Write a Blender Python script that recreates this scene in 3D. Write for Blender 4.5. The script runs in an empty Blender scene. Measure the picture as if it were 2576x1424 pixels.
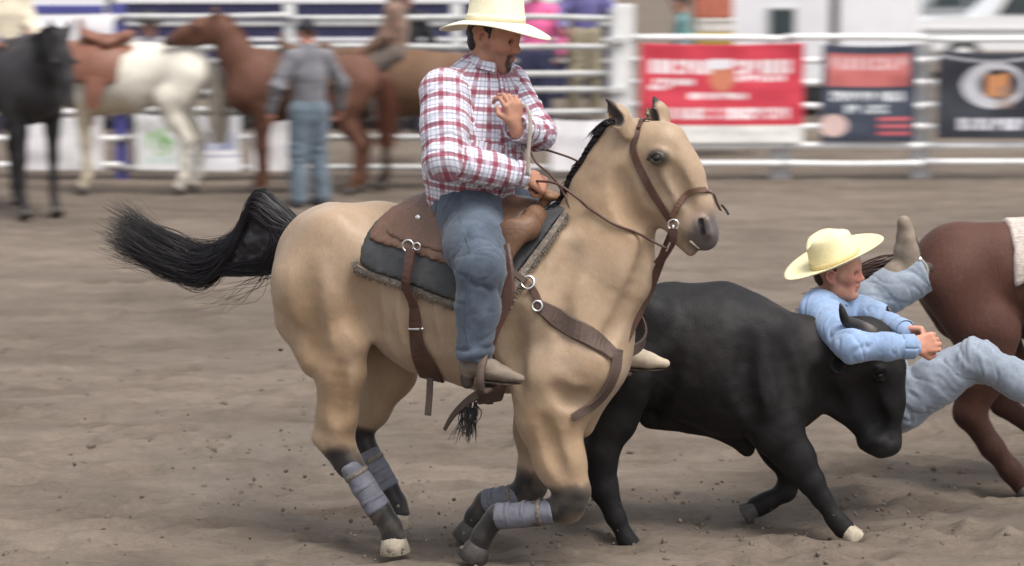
import bpy, bmesh, math, random
import numpy as np
from mathutils import Vector, Matrix
from mathutils.bvhtree import BVHTree

random.seed(7)
RNG = np.random.default_rng(7)
scene = bpy.context.scene
COL = scene.collection

# ------------------------------------------------------------------ camera
FPX, CX, CY, DW, DH = 5810.0, 1288.0, 712.0, 2576.0, 1424.0     # reference frame used for measuring
CAM_H = 2.53
PITCH = math.atan((CY + 121.0) / FPX)
cd = bpy.data.cameras.new("camera")
cam = bpy.data.objects.new("camera", cd)
COL.objects.link(cam)
cam.location = (0, 0, CAM_H)
cam.rotation_euler = (math.pi / 2 - PITCH, 0, 0)
cd.sensor_width = 36.0
cd.lens = 36.0 * FPX / DW
cd.clip_start, cd.clip_end = 0.1, 3000
cd.dof.use_dof = True
cd.dof.focus_distance = 9.75
cd.dof.aperture_fstop = 2.6
cd.dof.aperture_ratio = 0.33          # anamorphic glass: out-of-focus detail spreads sideways
scene.camera = cam

# ------------------------------------------------------------------ light: bright hazy overcast evening
world = bpy.data.worlds.new("World")
scene.world = world
world.use_nodes = True
wn = world.node_tree
sky = wn.nodes.new("ShaderNodeTexSky")
sky.sky_type = 'NISHITA'
sky.sun_disc = False
SUN_EL, SUN_AZ = math.radians(66), math.radians(140)   # azimuth measured from +Y clockwise: behind the camera, to the right
sky.sun_elevation = SUN_EL
sky.sun_rotation = SUN_AZ
sky.air_density = 1.0
sky.dust_density = 4.0
sky.ozone_density = 1.0
bg = wn.nodes["Background"]
hs = wn.nodes.new("ShaderNodeHueSaturation")
hs.inputs["Saturation"].default_value = 0.35
wn.links.new(sky.outputs[0], hs.inputs["Color"])
wn.links.new(hs.outputs[0], bg.inputs["Color"])
bg.inputs["Strength"].default_value = 0.13
sl = bpy.data.lights.new("sun", 'SUN')
sl.energy = 1.35
sl.angle = math.radians(28)
sl.color = (1.0, 0.95, 0.88)
sun = bpy.data.objects.new("sun", sl)
COL.objects.link(sun)
sd = Vector((math.sin(SUN_AZ) * math.cos(SUN_EL), math.cos(SUN_AZ) * math.cos(SUN_EL), math.sin(SUN_EL)))
sun.rotation_euler = sd.to_track_quat('Z', 'Y').to_euler()
scene.view_settings.view_transform = 'Standard'
scene.view_settings.look = 'None'
scene.view_settings.exposure = 0.88
scene.view_settings.gamma = 1.0

# ------------------------------------------------------------------ measuring helpers
CP, SP = math.cos(PITCH), math.sin(PITCH)
EYE = np.array([0.0, 0.0, CAM_H])

def ray(px, py):
    x, y = (px - CX) / FPX, -(py - CY) / FPX
    return np.array([x, CP + y * SP, -SP + y * CP])

def at(px, py, Y):
    d = ray(px, py)
    return EYE + d * (Y / d[1])

def ground_at(px, py, z=0.0):
    d = ray(px, py)
    return EYE + d * ((z - CAM_H) / d[2])

class Plane:
    """an upright plane along an animal's spine: heading in degrees, 0 = to the right, positive = towards the camera"""
    def __init__(s, px, Y, heading):
        p = at(px, 712, Y)
        s.p0 = np.array([p[0], p[1], 0.0])
        a = math.radians(heading)
        s.u = np.array([math.cos(a), -math.sin(a), 0.0])
        s.n = np.array([-math.sin(a), -math.cos(a), 0.0])       # towards the camera
    def __call__(s, px, py, lat=0.0):
        d = ray(px, py)
        t = np.dot(s.p0 + s.n * lat - EYE, s.n) / np.dot(d, s.n)
        return EYE + d * t
    def m(s, p):                                                # metres per measured pixel at p
        return float(np.dot(np.asarray(p) - EYE, np.array([0, CP, -SP]))) / FPX

def V(*a): return np.array(a, float)
def unit(v):
    v = np.asarray(v, float)
    return v / (np.linalg.norm(v) + 1e-12)

# ------------------------------------------------------------------ numeric noise
def _hash(i, j, k, seed):
    n = (i * 374761393 + j * 668265263 + k * 2147483647 + seed * 974634777) & 0xffffffff
    n = ((n ^ (n >> 13)) * 1274126177) & 0xffffffff
    n = (n ^ (n >> 16)) & 0xffff
    return n / 32768.0 - 1.0

def vnoise(p, seed=0):
    p = np.asarray(p, float)
    f = np.floor(p).astype(np.int64)
    w = p - f
    w = w * w * (3 - 2 * w)
    r = 0
    for dx in (0, 1):
        for dy in (0, 1):
            for dz in (0, 1):
                h = _hash(f[:, 0] + dx, f[:, 1] + dy, f[:, 2] + dz, seed)
                r = r + h * (w[:, 0] if dx else 1 - w[:, 0]) * (w[:, 1] if dy else 1 - w[:, 1]) * (w[:, 2] if dz else 1 - w[:, 2])
    return r

def fbm(p, seed=0, octv=3):
    p = np.asarray(p, float)
    r, a = 0, 1.0
    for o in range(octv):
        r = r + a * vnoise(p * (2 ** o), seed + o)
        a *= 0.5
    return r

# ------------------------------------------------------------------ implicit bodies (smooth unions of tapered limbs, meshed with surface nets)
class Body:
    def __init__(s): s.ops = []
    def cone(s, a, b, ra, rb, k=0.03, n=None, flat=1.0, sub=False):
        s.ops.append((np.asarray(a, float), np.asarray(b, float), ra, rb, k, None if n is None else unit(n), flat, sub)); return s
    def ball(s, c, r, k=0.03, n=None, flat=1.0, sub=False):
        return s.cone(c, c, r, r, k, n, flat, sub)
    def chain(s, pts, k=0.03, n=None, flat=1.0):
        for i in range(len(pts) - 1):
            (a, ra), (b, rb) = pts[i][:2], pts[i + 1][:2]
            s.cone(a, b, ra, rb, k, n, flat)
        return s
    def bounds(s):
        lo, hi = np.full(3, 1e9), np.full(3, -1e9)
        for a, b, ra, rb, k, n, fl, sub in s.ops:
            if sub: continue
            for c, r in ((a, ra), (b, rb)):
                r = r * max(1, fl)
                lo = np.minimum(lo, c - r); hi = np.maximum(hi, c + r)
        return lo, hi
    def field(s, h, pad=0.0, clip=None):
        lo, hi = s.bounds()
        if clip is not None:
            lo = np.maximum(lo, clip[0]); hi = np.minimum(hi, clip[1])
        km = max(o[4] for o in s.ops) * .6
        lo -= 3 * h + pad + km; hi += 3 * h + pad + km
        dim = np.ceil((hi - lo) / h).astype(int) + 1
        F = np.full(dim, 1.0, np.float32)
        ax = [(lo[i] + h * np.arange(dim[i])).astype(np.float32) for i in range(3)]
        for a, b, ra, rb, k, n, fl, sub in s.ops:
            e = k + 2.5 * h + pad
            rmax = max(ra, rb) * max(1, fl) + e
            l = np.minimum(a, b) - rmax; u = np.maximum(a, b) + rmax
            i0 = np.clip(np.floor((l - lo) / h).astype(int), 0, dim); i1 = np.clip(np.ceil((u - lo) / h).astype(int) + 1, 0, dim)
            if np.any(i1 <= i0): continue
            X = ax[0][i0[0]:i1[0]][:, None, None] - np.float32(a[0])
            Y = ax[1][i0[1]:i1[1]][None, :, None] - np.float32(a[1])
            Z = ax[2][i0[2]:i1[2]][None, None, :] - np.float32(a[2])
            ab = b - a
            if n is not None and fl != 1.0:
                c = (X * n[0] + Y * n[1] + Z * n[2]) * (1 / fl - 1)
                X = X + c * np.float32(n[0]); Y = Y + c * np.float32(n[1]); Z = Z + c * np.float32(n[2])
                ab = ab + n * (np.dot(ab, n) * (1 / fl - 1))
            L2 = float(np.dot(ab, ab))
            if L2 > 1e-10:
                t = np.clip((X * ab[0] + Y * ab[1] + Z * ab[2]) / L2, 0, 1).astype(np.float32)
                d = np.sqrt((X - t * ab[0]) ** 2 + (Y - t * ab[1]) ** 2 + (Z - t * ab[2]) ** 2) - (ra + (rb - ra) * t)
            else:
                d = np.sqrt(X * X + Y * Y + Z * Z) - ra
            S = F[i0[0]:i1[0], i0[1]:i1[1], i0[2]:i1[2]]
            if sub:
                hh = np.maximum(k - np.abs(-d - S), 0) / k
                S[...] = np.maximum(S, -d) + hh * hh * (k * 0.25)
            else:
                hh = np.maximum(k - np.abs(d - S), 0) / k
                S[...] = np.minimum(S, d) - hh * hh * (k * 0.25)
        return F, lo
    def mesh(s, h=0.01, relax=2, iso=0.0, cut=None, clip=None):
        F, lo = s.field(h, pad=max(0.0, iso), clip=clip)
        F = F - iso
        if cut is not None:
            g = np.stack(np.meshgrid(*[lo[i] + h * np.arange(F.shape[i]) for i in range(3)], indexing='ij'), -1)
            F = np.maximum(F, cut(g).astype(np.float32))
        v, f = surface_nets(F, lo, h)
        return relax_mesh(v, f, relax), f

def surface_nets(F, lo, h):
    neg = F < 0
    c = neg[:-1, :-1, :-1].astype(np.int8)
    cnt = np.zeros_like(c)
    for dx in (0, 1):
        for dy in (0, 1):
            for dz in (0, 1):
                cnt += neg[dx:neg.shape[0] - 1 + dx, dy:neg.shape[1] - 1 + dy, dz:neg.shape[2] - 1 + dz]
    act = (cnt > 0) & (cnt < 8)
    I = np.argwhere(act)
    idx = np.full(act.shape, -1, np.int64)
    idx[act] = np.arange(len(I))
    cor = [(a, b, c2) for a in (0, 1) for b in (0, 1) for c2 in (0, 1)]
    val = np.stack([F[I[:, 0] + a, I[:, 1] + b, I[:, 2] + c2] for a, b, c2 in cor], 1)
    acc = np.zeros((len(I), 3)); num = np.zeros(len(I))
    for p in range(8):
        for q in range(p + 1, 8):
            A, B = np.array(cor[p]), np.array(cor[q])
            if np.abs(A - B).sum() != 1: continue
            va, vb = val[:, p], val[:, q]
            m = (va < 0) != (vb < 0)
            t = np.where(m, va / np.where(m, va - vb, 1), 0)
            acc += np.where(m[:, None], A + (B - A) * t[:, None], 0)
            num += m
    v = lo + h * (I + acc / num[:, None])
    faces = []
    for axis in range(3):
        sl0 = [slice(None)] * 3; sl1 = [slice(None)] * 3
        sl0[axis] = slice(0, -1); sl1[axis] = slice(1, None)
        cr = neg[tuple(sl0)] != neg[tuple(sl1)]
        E = np.argwhere(cr)
        o1, o2 = (axis + 1) % 3, (axis + 2) % 3
        ok = (E[:, o1] > 0) & (E[:, o2] > 0) & (E[:, o1] < F.shape[o1] - 1) & (E[:, o2] < F.shape[o2] - 1)
        E = E[ok]
        def cell(d1, d2):
            e = E.copy(); e[:, o1] += d1; e[:, o2] += d2
            return idx[e[:, 0], e[:, 1], e[:, 2]]
        q = np.stack([cell(-1, -1), cell(0, -1), cell(0, 0), cell(-1, 0)], 1)
        flip = ~neg[E[:, 0], E[:, 1], E[:, 2]]
        q[flip] = q[flip][:, ::-1]
        faces.append(q[(q >= 0).all(1)])
    return v, np.concatenate(faces)

def relax_mesh(v, f, it=2, lam=0.5):
    if it <= 0: return v
    e = np.concatenate([f[:, [0, 1]], f[:, [1, 2]], f[:, [2, 3]], f[:, [3, 0]]])
    n = len(v)
    deg = np.bincount(e[:, 0], minlength=n) + np.bincount(e[:, 1], minlength=n)
    deg = np.maximum(deg, 1)
    for i in range(it):
        for l in ((lam, -lam * 1.02) if it > 1 else (lam,)):
            s = np.stack([np.bincount(e[:, 0], v[e[:, 1], c], n) + np.bincount(e[:, 1], v[e[:, 0], c], n) for c in range(3)], 1) / deg[:, None]
            v = v + l * (s - v)
    return v

def vert_normals(v, f):
    fn = np.cross(v[f[:, 2]] - v[f[:, 0]], v[f[:, 3]] - v[f[:, 1]])
    n = np.zeros_like(v)
    for c in range(4):
        for a in range(3):
            n[:, a] += np.bincount(f[:, c], fn[:, a], len(v))
    return n / (np.linalg.norm(n, axis=1, keepdims=True) + 1e-12)

def seg_info(v, a, b):
    """closest distance, parameter along the segment"""
    a, b = np.asarray(a, float), np.asarray(b, float)
    ab = b - a
    t = np.clip(((v - a) @ ab) / (ab @ ab + 1e-12), 0, 1)
    return np.linalg.norm(v - (a + t[:, None] * ab), axis=1), t

def sstep(x, a, b):
    t = np.clip((x - a) / (b - a), 0, 1)
    return t * t * (3 - 2 * t)

def near(v, c, r, soft):
    return 1 - sstep(np.linalg.norm(v - c, axis=1), r, r + soft)

# ------------------------------------------------------------------ scene objects
BASE = {}
def _tag(o, label=None, cat=None, group=None, kind=None):
    if label: o["label"] = label
    if cat: o["category"] = cat
    if group: o["group"] = group
    if kind: o["kind"] = kind
    return o

def thing(name, label, cat, base, group=None, rotz=0.0):
    o = bpy.data.objects.new(name, None)
    o.empty_display_size = 0.1
    COL.objects.link(o)
    o.location = tuple(base); o.rotation_euler = (0, 0, rotz)
    BASE[o.name] = np.asarray(base, float)
    return _tag(o, label, cat, group)

def make_mesh(name, v, f, mat=None, smooth=True, colors=None, uv=None):
    me = bpy.data.meshes.new(name)
    v = np.asarray(v, np.float32)
    if isinstance(f, np.ndarray) and f.ndim == 2:
        k = f.shape[1]
        me.vertices.add(len(v)); me.vertices.foreach_set("co", v.ravel())
        me.loops.add(f.size); me.loops.foreach_set("vertex_index", f.astype(np.int32).ravel())
        me.polygons.add(len(f))
        me.polygons.foreach_set("loop_start", np.arange(0, f.size, k, dtype=np.int32))
        me.update(calc_edges=True)
    else:
        me.from_pydata([tuple(map(float, p)) for p in v], [], [tuple(map(int, q)) for q in f])
    if smooth:
        me.polygons.foreach_set("use_smooth", np.ones(len(me.polygons), bool))
    if colors is not None:
        ca = me.color_attributes.new("Col", 'FLOAT_COLOR', 'POINT')
        c4 = np.ones((len(v), 4), np.float32); c4[:, :3] = colors
        ca.data.foreach_set("color", c4.ravel())
    if uv is not None:
        ua = me.attributes.new("cloth_uv", 'FLOAT_VECTOR', 'POINT' if len(uv) == len(v) else 'CORNER')
        u3 = np.zeros((len(uv), 3), np.float32); u3[:, :uv.shape[1]] = uv
        ua.data.foreach_set("vector", u3.ravel())
    if mat: me.materials.append(mat)
    me.validate(clean_customdata=False)
    me.update()
    return me

def obj(name, v, f, mat, parent=None, smooth=True, colors=None, uv=None, local=False):
    """mesh object from world-space points (or local ones); a child keeps its parent's base"""
    base = BASE.get(parent.name, np.zeros(3)) if parent is not None else np.zeros(3)
    if local: base = np.zeros(3)
    me = make_mesh(name, np.asarray(v, float) - base, f, mat, smooth, colors, uv)
    o = bpy.data.objects.new(name, me)
    COL.objects.link(o)
    if parent is not None:
        o.parent = parent
        BASE[o.name] = BASE.get(parent.name, np.zeros(3))
    return o

def solo(name, v, f, mat, label, cat, base=None, group=None, smooth=True, colors=None, uv=None, kind=None):
    """a thing that is one mesh"""
    v = np.asarray(v, float)
    if base is None: base = np.array([v[:, 0].mean(), v[:, 1].mean(), v[:, 2].min()])
    me = make_mesh(name, v - base, f, mat, smooth, colors, uv)
    o = bpy.data.objects.new(name, me)
    COL.objects.link(o)
    o.location = tuple(base)
    BASE[o.name] = np.asarray(base, float)
    return _tag(o, label, cat, group, kind)

def copy_tree(o, parent=None):
    c = o.copy(); COL.objects.link(c)
    if parent is not None: c.parent = parent
    BASE[c.name] = BASE.get(o.name, np.zeros(3))
    for ch in list(o.children): copy_tree(ch, c)
    return c

# ------------------------------------------------------------------ small shapes: (verts, faces)
def join(*vfs):
    V_, F_ = [], []
    n = 0
    for v, f in vfs:
        v = np.asarray(v, float)
        V_.append(v); F_ += [tuple(int(i) + n for i in q) for q in f]; n += len(v)
    return np.concatenate(V_), F_

def box(c, size, bev=0.0, rot=None):
    bm = bmesh.new()
    bmesh.ops.create_cube(bm, size=1.0)
    for v in bm.verts: v.co = Vector((v.co.x * size[0], v.co.y * size[1], v.co.z * size[2]))
    if bev > 0: bmesh.ops.bevel(bm, geom=list(bm.edges), offset=bev, segments=2, affect='EDGES', profile=0.6)
    bm.verts.index_update()
    v = np.array([tuple(q.co) for q in bm.verts]); f = [tuple(x.index for x in q.verts) for q in bm.faces]
    bm.free()
    if rot is not None: v = v @ np.array(rot).T
    return v + np.asarray(c, float), f

def smooth_path(pts, n=8):
    p = np.asarray(pts, float)
    if len(p) < 3: return p
    P = np.concatenate([[2 * p[0] - p[1]], p, [2 * p[-1] - p[-2]]])
    out = []
    for i in range(1, len(P) - 2):
        for t in np.linspace(0, 1, n, endpoint=False):
            a, b, c, d = P[i - 1], P[i], P[i + 1], P[i + 2]
            out.append(0.5 * (2 * b + (c - a) * t + (2 * a - 5 * b + 4 * c - d) * t * t + (3 * b - a - 3 * c + d) * t ** 3))
    out.append(p[-1])
    return np.array(out)

def frames(p):
    t = np.gradient(p, axis=0)
    t /= np.linalg.norm(t, axis=1, keepdims=True) + 1e-12
    up = V(0, 0, 1) if abs(t[0][2]) < 0.9 else V(0, 1, 0)
    N = []
    n = unit(np.cross(t[0], up))
    for ti in t:
        n = unit(n - ti * np.dot(n, ti))
        N.append(n)
    N = np.array(N)
    return t, N, np.cross(t, N)

def tube(pts, r, seg=8, cap=True):
    p = np.asarray(pts, float)
    rr = np.broadcast_to(np.asarray(r, float), (len(p),))
    t, N, B = frames(p)
    a = np.linspace(0, 2 * np.pi, seg, endpoint=False)
    v = (p[:, None, :] + rr[:, None, None] * (np.cos(a)[None, :, None] * N[:, None, :] + np.sin(a)[None, :, None] * B[:, None, :])).reshape(-1, 3)
    f = []
    for i in range(len(p) - 1):
        for j in range(seg):
            k = (j + 1) % seg
            f.append((i * seg + j, (i + 1) * seg + j, (i + 1) * seg + k, i * seg + k))
    if cap:
        f.append(tuple(range(seg))); f.append(tuple((len(p) - 1) * seg + j for j in range(seg - 1, -1, -1)))
    return v, f

def strap(pts, normals, w, th=0.005):
    """flat band of width w and thickness th whose flat side faces along normals"""
    p = np.asarray(pts, float); n = np.asarray(normals, float)
    n = n / (np.linalg.norm(n, axis=1, keepdims=True) + 1e-12)
    t = np.gradient(p, axis=0); t /= np.linalg.norm(t, axis=1, keepdims=True) + 1e-12
    s = np.cross(t, n); s /= np.linalg.norm(s, axis=1, keepdims=True) + 1e-12
    ww = np.broadcast_to(np.asarray(w, float), (len(p),))[:, None] * 0.5
    ring = [p - s * ww, p - s * ww * 0.86 + n * th, p + s * ww * 0.86 + n * th, p + s * ww]
    v = np.stack(ring, 1).reshape(-1, 3)
    f = []
    for i in range(len(p) - 1):
        for j in range(4):
            k = (j + 1) % 4
            f.append((i * 4 + j, i * 4 + k, (i + 1) * 4 + k, (i + 1) * 4 + j))
    f.append((3, 2, 1, 0)); e = (len(p) - 1) * 4; f.append((e, e + 1, e + 2, e + 3))
    return v, f

def ring_shape(c, axis, R, r, seg=24, rs=8):
    axis = unit(axis)
    a = unit(np.cross(axis, V(0.3, 0.2, 1))); b = np.cross(axis, a)
    v, f = [], []
    for i in range(seg):
        th = 2 * np.pi * i / seg
        d = a * math.cos(th) + b * math.sin(th)
        for j in range(rs):
            ph = 2 * np.pi * j / rs
            v.append(c + d * (R + r * math.cos(ph)) + axis * r * math.sin(ph))
    for i in range(seg):
        for j in range(rs):
            f.append((i * rs + j, ((i + 1) % seg) * rs + j, ((i + 1) % seg) * rs + (j + 1) % rs, i * rs + (j + 1) % rs))
    return np.array(v), f

def lathe(c, prof, seg=24, axis=None, squash=(1, 1), cap=True):
    """profile of (radius, height) about an axis"""
    z = unit(axis) if axis is not None else V(0, 0, 1)
    x = unit(np.cross(V(0, 1, 0) if abs(z[1]) < 0.9 else V(1, 0, 0), z)); y = np.cross(z, x)
    v, f = [], []
    for r, h in prof:
        for j in range(seg):
            a = 2 * np.pi * j / seg
            v.append(np.asarray(c) + x * (r * math.cos(a) * squash[0]) + y * (r * math.sin(a) * squash[1]) + z * h)
    for i in range(len(prof) - 1):
        for j in range(seg):
            k = (j + 1) % seg
            f.append((i * seg + j, i * seg + k, (i + 1) * seg + k, (i + 1) * seg + j))
    if cap:
        f.append(tuple(range(seg - 1, -1, -1))); f.append(tuple((len(prof) - 1) * seg + j for j in range(seg)))
    return np.array(v), f

def strands(roots, guides, n_pts, r0, r1):
    """many thin tapered hairs as 3-sided tubes; guides: (n, k, 3) control points"""
    vs, fs = [], []
    base = 0
    for g in guides:
        p = smooth_path(g, n_pts)
        rr = np.linspace(r0, r1, len(p))
        t, N, B = frames(p)
        v = np.concatenate([(p + rr[:, None] * (math.cos(a) * N + math.sin(a) * B))[:, None, :] for a in (0, 2.1, 4.2)], 1).reshape(-1, 3)
        m = len(p)
        i = np.arange(m - 1)[:, None] * 3
        for j in range(3):
            k = (j + 1) % 3
            fs.append(np.concatenate([i + j, i + k, i + 3 + k, i + 3 + j], 1) + base)
        vs.append(v); base += len(v)
    return np.concatenate(vs), np.concatenate(fs)

# ------------------------------------------------------------------ materials
def lin(r, g, b):
    f = lambda c: (c / 255) / 12.92 if c / 255 <= 0.04045 else ((c / 255 + 0.055) / 1.055) ** 2.4
    return (f(r), f(g), f(b))

def mat(name, color, rough=0.6, var=0.15, nscale=8.0, bump=0.0, bscale=40.0, metal=0.0, attr=None, sheen=0.0, spec=0.35, stretch=(1, 1, 1), coat=0.0, var2=0.0, n2=1.5, tr=0.0):
    m = bpy.data.materials.new(name); m.use_nodes = True
    nt = m.node_tree; N, L = nt.nodes, nt.links
    b = N["Principled BSDF"]
    b.inputs["Roughness"].default_value = rough
    b.inputs["Metallic"].default_value = metal
    b.inputs["Specular IOR Level"].default_value = spec
    b.inputs["Sheen Weight"].default_value = sheen
    b.inputs["Coat Weight"].default_value = coat
    tc = N.new("ShaderNodeTexCoord")
    mp = N.new("ShaderNodeMapping"); mp.inputs["Scale"].default_value = stretch
    L.new(tc.outputs["Object"], mp.inputs["Vector"])
    if attr:
        at_ = N.new("ShaderNodeAttribute"); at_.attribute_name = attr
        src = at_.outputs["Color"]
    else:
        rgb = N.new("ShaderNodeRGB"); rgb.outputs[0].default_value = (*color, 1)
        src = rgb.outputs[0]
    for amt, sc in ((var, nscale), (var2, n2)):
        if amt <= 0: continue
        nz = N.new("ShaderNodeTexNoise"); nz.inputs["Scale"].default_value = sc; nz.inputs["Detail"].default_value = 6; nz.inputs["Roughness"].default_value = 0.6
        L.new(mp.outputs[0], nz.inputs["Vector"])
        mr = N.new("ShaderNodeMapRange")
        mr.inputs[1].default_value = 0.3; mr.inputs[2].default_value = 0.7
        mr.inputs[3].default_value = 1 - amt; mr.inputs[4].default_value = 1 + amt
        L.new(nz.outputs[0], mr.inputs[0])
        mx = N.new("ShaderNodeVectorMath"); mx.operation = 'SCALE'
        L.new(src, mx.inputs[0]); L.new(mr.outputs[0], mx.inputs["Scale"])
        src = mx.outputs[0]
    L.new(src, b.inputs["Base Color"])
    if bump > 0:
        nb = N.new("ShaderNodeTexNoise"); nb.inputs["Scale"].default_value = bscale; nb.inputs["Detail"].default_value = 4
        L.new(mp.outputs[0], nb.inputs["Vector"])
        bp = N.new("ShaderNodeBump"); bp.inputs["Strength"].default_value = bump; bp.inputs["Distance"].default_value = 0.01
        L.new(nb.outputs[0], bp.inputs["Height"]); L.new(bp.outputs[0], b.inputs["Normal"])
    return m

def bvh_of(v, f):
    return BVHTree.FromPolygons([tuple(p) for p in v], [tuple(map(int, q)) for q in f])

def drape(bvh, pix, off=0.004, n=6, fallback=None):
    """points on a body's near surface seen along the given measured points, with surface normals"""
    pp = smooth_path([(x, y, 0) for x, y in pix], n)
    P, Nn = [], []
    for x, y, _ in pp:
        d = ray(x, y)
        hit = bvh.ray_cast(Vector(EYE), Vector(unit(d)))
        if hit[0] is None:
            if fallback is None: continue
            q = fallback(x, y); P.append(q); Nn.append(Nn[-1] if Nn else V(0, -1, 0)); continue
        nn = np.array(hit[1]); P.append(np.array(hit[0]) + nn * off); Nn.append(nn)
    P, Nn = np.array(P), np.array(Nn)
    for _ in range(2):
        if len(P) > 4:
            P[1:-1] = 0.25 * P[:-2] + 0.5 * P[1:-1] + 0.25 * P[2:]
            Nn[1:-1] = 0.25 * Nn[:-2] + 0.5 * Nn[1:-1] + 0.25 * Nn[2:]
    return P, Nn
# ================================================================== ground
def ground_material():
    m = bpy.data.materials.new("arena_dirt"); m.use_nodes = True
    nt = m.node_tree; N, L = nt.nodes, nt.links
    b = N["Principled BSDF"]; b.inputs["Roughness"].default_value = 0.95; b.inputs["Specular IOR Level"].default_value = 0.1
    tc = N.new("ShaderNodeTexCoord")
    def noise(scale, st, det=6, rough=0.6):
        mp = N.new("ShaderNodeMapping"); mp.inputs["Scale"].default_value = st
        L.new(tc.outputs["Object"], mp.inputs[0])
        n = N.new("ShaderNodeTexNoise"); n.inputs["Scale"].default_value = scale; n.inputs["Detail"].default_value = det; n.inputs["Roughness"].default_value = rough
        L.new(mp.outputs[0], n.inputs["Vector"]); return n.outputs[0]
    big = noise(0.35, (0.5, 1, 1), 4)
    mid = noise(2.6, (0.45, 1.2, 1), 8, .68)
    fine = noise(45, (0.7, 1.2, 1), 5, 0.7)
    r1 = N.new("ShaderNodeValToRGB")
    r1.color_ramp.elements[0].position = 0.32; r1.color_ramp.elements[0].color = (0.116, 0.092, 0.073, 1)
    r1.color_ramp.elements[1].position = 0.68; r1.color_ramp.elements[1].color = (0.196, 0.161, 0.130, 1)
    L.new(mid, r1.inputs[0])
    mr = N.new("ShaderNodeMapRange"); mr.inputs[1].default_value = 0.3; mr.inputs[2].default_value = 0.7; mr.inputs[3].default_value = 0.78; mr.inputs[4].default_value = 1.18
    L.new(big, mr.inputs[0])
    mr2 = N.new("ShaderNodeMapRange"); mr2.inputs[1].default_value = 0.25; mr2.inputs[2].default_value = 0.75; mr2.inputs[3].default_value = 0.82; mr2.inputs[4].default_value = 1.15
    L.new(fine, mr2.inputs[0])
    mu = N.new("ShaderNodeMath"); mu.operation = 'MULTIPLY'; L.new(mr.outputs[0], mu.inputs[0]); L.new(mr2.outputs[0], mu.inputs[1])
    sc = N.new("ShaderNodeVectorMath"); sc.operation = 'SCALE'; L.new(r1.outputs[0], sc.inputs[0]); L.new(mu.outputs[0], sc.inputs["Scale"])
    L.new(sc.outputs[0], b.inputs["Base Color"])
    ad = N.new("ShaderNodeMath"); ad.operation = 'ADD'
    L.new(fine, ad.inputs[0]); L.new(noise(12, (0.6, 1.3, 1), 5), ad.inputs[1])
    bp = N.new("ShaderNodeBump"); bp.inputs["Strength"].default_value = 0.55; bp.inputs["Distance"].default_value = 0.02
    L.new(ad.outputs[0], bp.inputs["Height"]); L.new(bp.outputs[0], b.inputs["Normal"])
    return m
M_DIRT = ground_material()

def ground_height(p):
    """churned arena dirt: shallow drag furrows, hoof pocks with pushed-up rims, crumbs"""
    p = np.asarray(p, float)
    q = np.stack([p[:, 0], p[:, 1], np.zeros(len(p))], 1)
    near_ = 1 - sstep(p[:, 1], 24, 30)
    z = 0.020 * fbm(q * V(.7, 1, 1) * 1.1, 3, 3) + 0.012 * fbm(q * V(2.2, 4.0, 1), 11, 3) + 0.010 * fbm(q * V(9, 14, 1), 21, 3)
    z += 0.003 * np.sin(p[:, 1] * 34 + 2.2 * fbm(q * 0.8, 5, 2)) * sstep(fbm(q * 0.6, 8, 2), -0.3, 0.4)
    rng = np.random.default_rng(12)
    for i in range(900):
        cy = 7.8 + 13 * rng.random() ** 1.5; cx = rng.uniform(-.30, .30) * cy * 1.0
        r = rng.uniform(.05, .10); dp = rng.uniform(.012, .040); asp = rng.uniform(1.0, 1.9)
        m = (np.abs(p[:, 0] - cx) < .4) & (np.abs(p[:, 1] - cy) < .3)
        if not m.any(): continue
        d = np.sqrt(((p[m, 0] - cx) / (r * asp)) ** 2 + ((p[m, 1] - cy) / r) ** 2)
        z[m] += -dp * np.exp(-(d / .8) ** 4) + .45 * dp * np.exp(-((d - 1.35) / .35) ** 2)
    return z * near_ - 0.005

def build_ground():
    xs = np.concatenate([np.linspace(-60, -9, 18)[:-1], np.arange(-9, -4, 0.08), np.arange(-4, 4, 0.024), np.arange(4, 9, 0.08), np.linspace(9, 60, 18)])
    ys = np.concatenate([np.linspace(-30, 7.5, 10)[:-1], np.arange(7.5, 14, 0.024), np.arange(14, 27.5, 0.06), np.linspace(27.5, 120, 20)])
    X, Y = np.meshgrid(xs, ys, indexing='ij')
    p = np.stack([X.ravel(), Y.ravel()], 1)
    v = np.concatenate([p, ground_height(p)[:, None]], 1)
    ny = len(ys)
    i, j = np.meshgrid(np.arange(len(xs) - 1), np.arange(ny - 1), indexing='ij')
    a = (i * ny + j).ravel()
    f = np.stack([a, a + ny, a + ny + 1, a + 1], 1)
    o = obj("ground", v, f, M_DIRT)
    o["kind"] = "structure"
    far = [(-2500, -200, -0.05), (2500, -200, -0.05), (2500, 2800, -0.05), (-2500, 2800, -0.05)]
    g = obj("far_ground", far, [(0, 1, 2, 3)], M_DIRT, smooth=False)
    g["kind"] = "structure"
build_ground()

def clod_mesh(centres, sizes, seed=0):
    """irregular lumps of earth"""
    rng = np.random.default_rng(seed)
    bm = bmesh.new(); bmesh.ops.create_icosphere(bm, subdivisions=1, radius=1.0)
    bm.verts.index_update()
    iv = np.array([tuple(q.co) for q in bm.verts]); jf = np.array([[x.index for x in q.verts] for q in bm.faces]); bm.free()
    vs, fs = [], []
    for i, (c, s_) in enumerate(zip(centres, sizes)):
        d = iv * (1 + rng.uniform(-.35, .35, (len(iv), 1))) * rng.uniform(.6, 1.3, 3) * s_
        vs.append(d + c); fs.append(jf + i * len(iv))
    return np.concatenate(vs), np.concatenate(fs)

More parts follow.
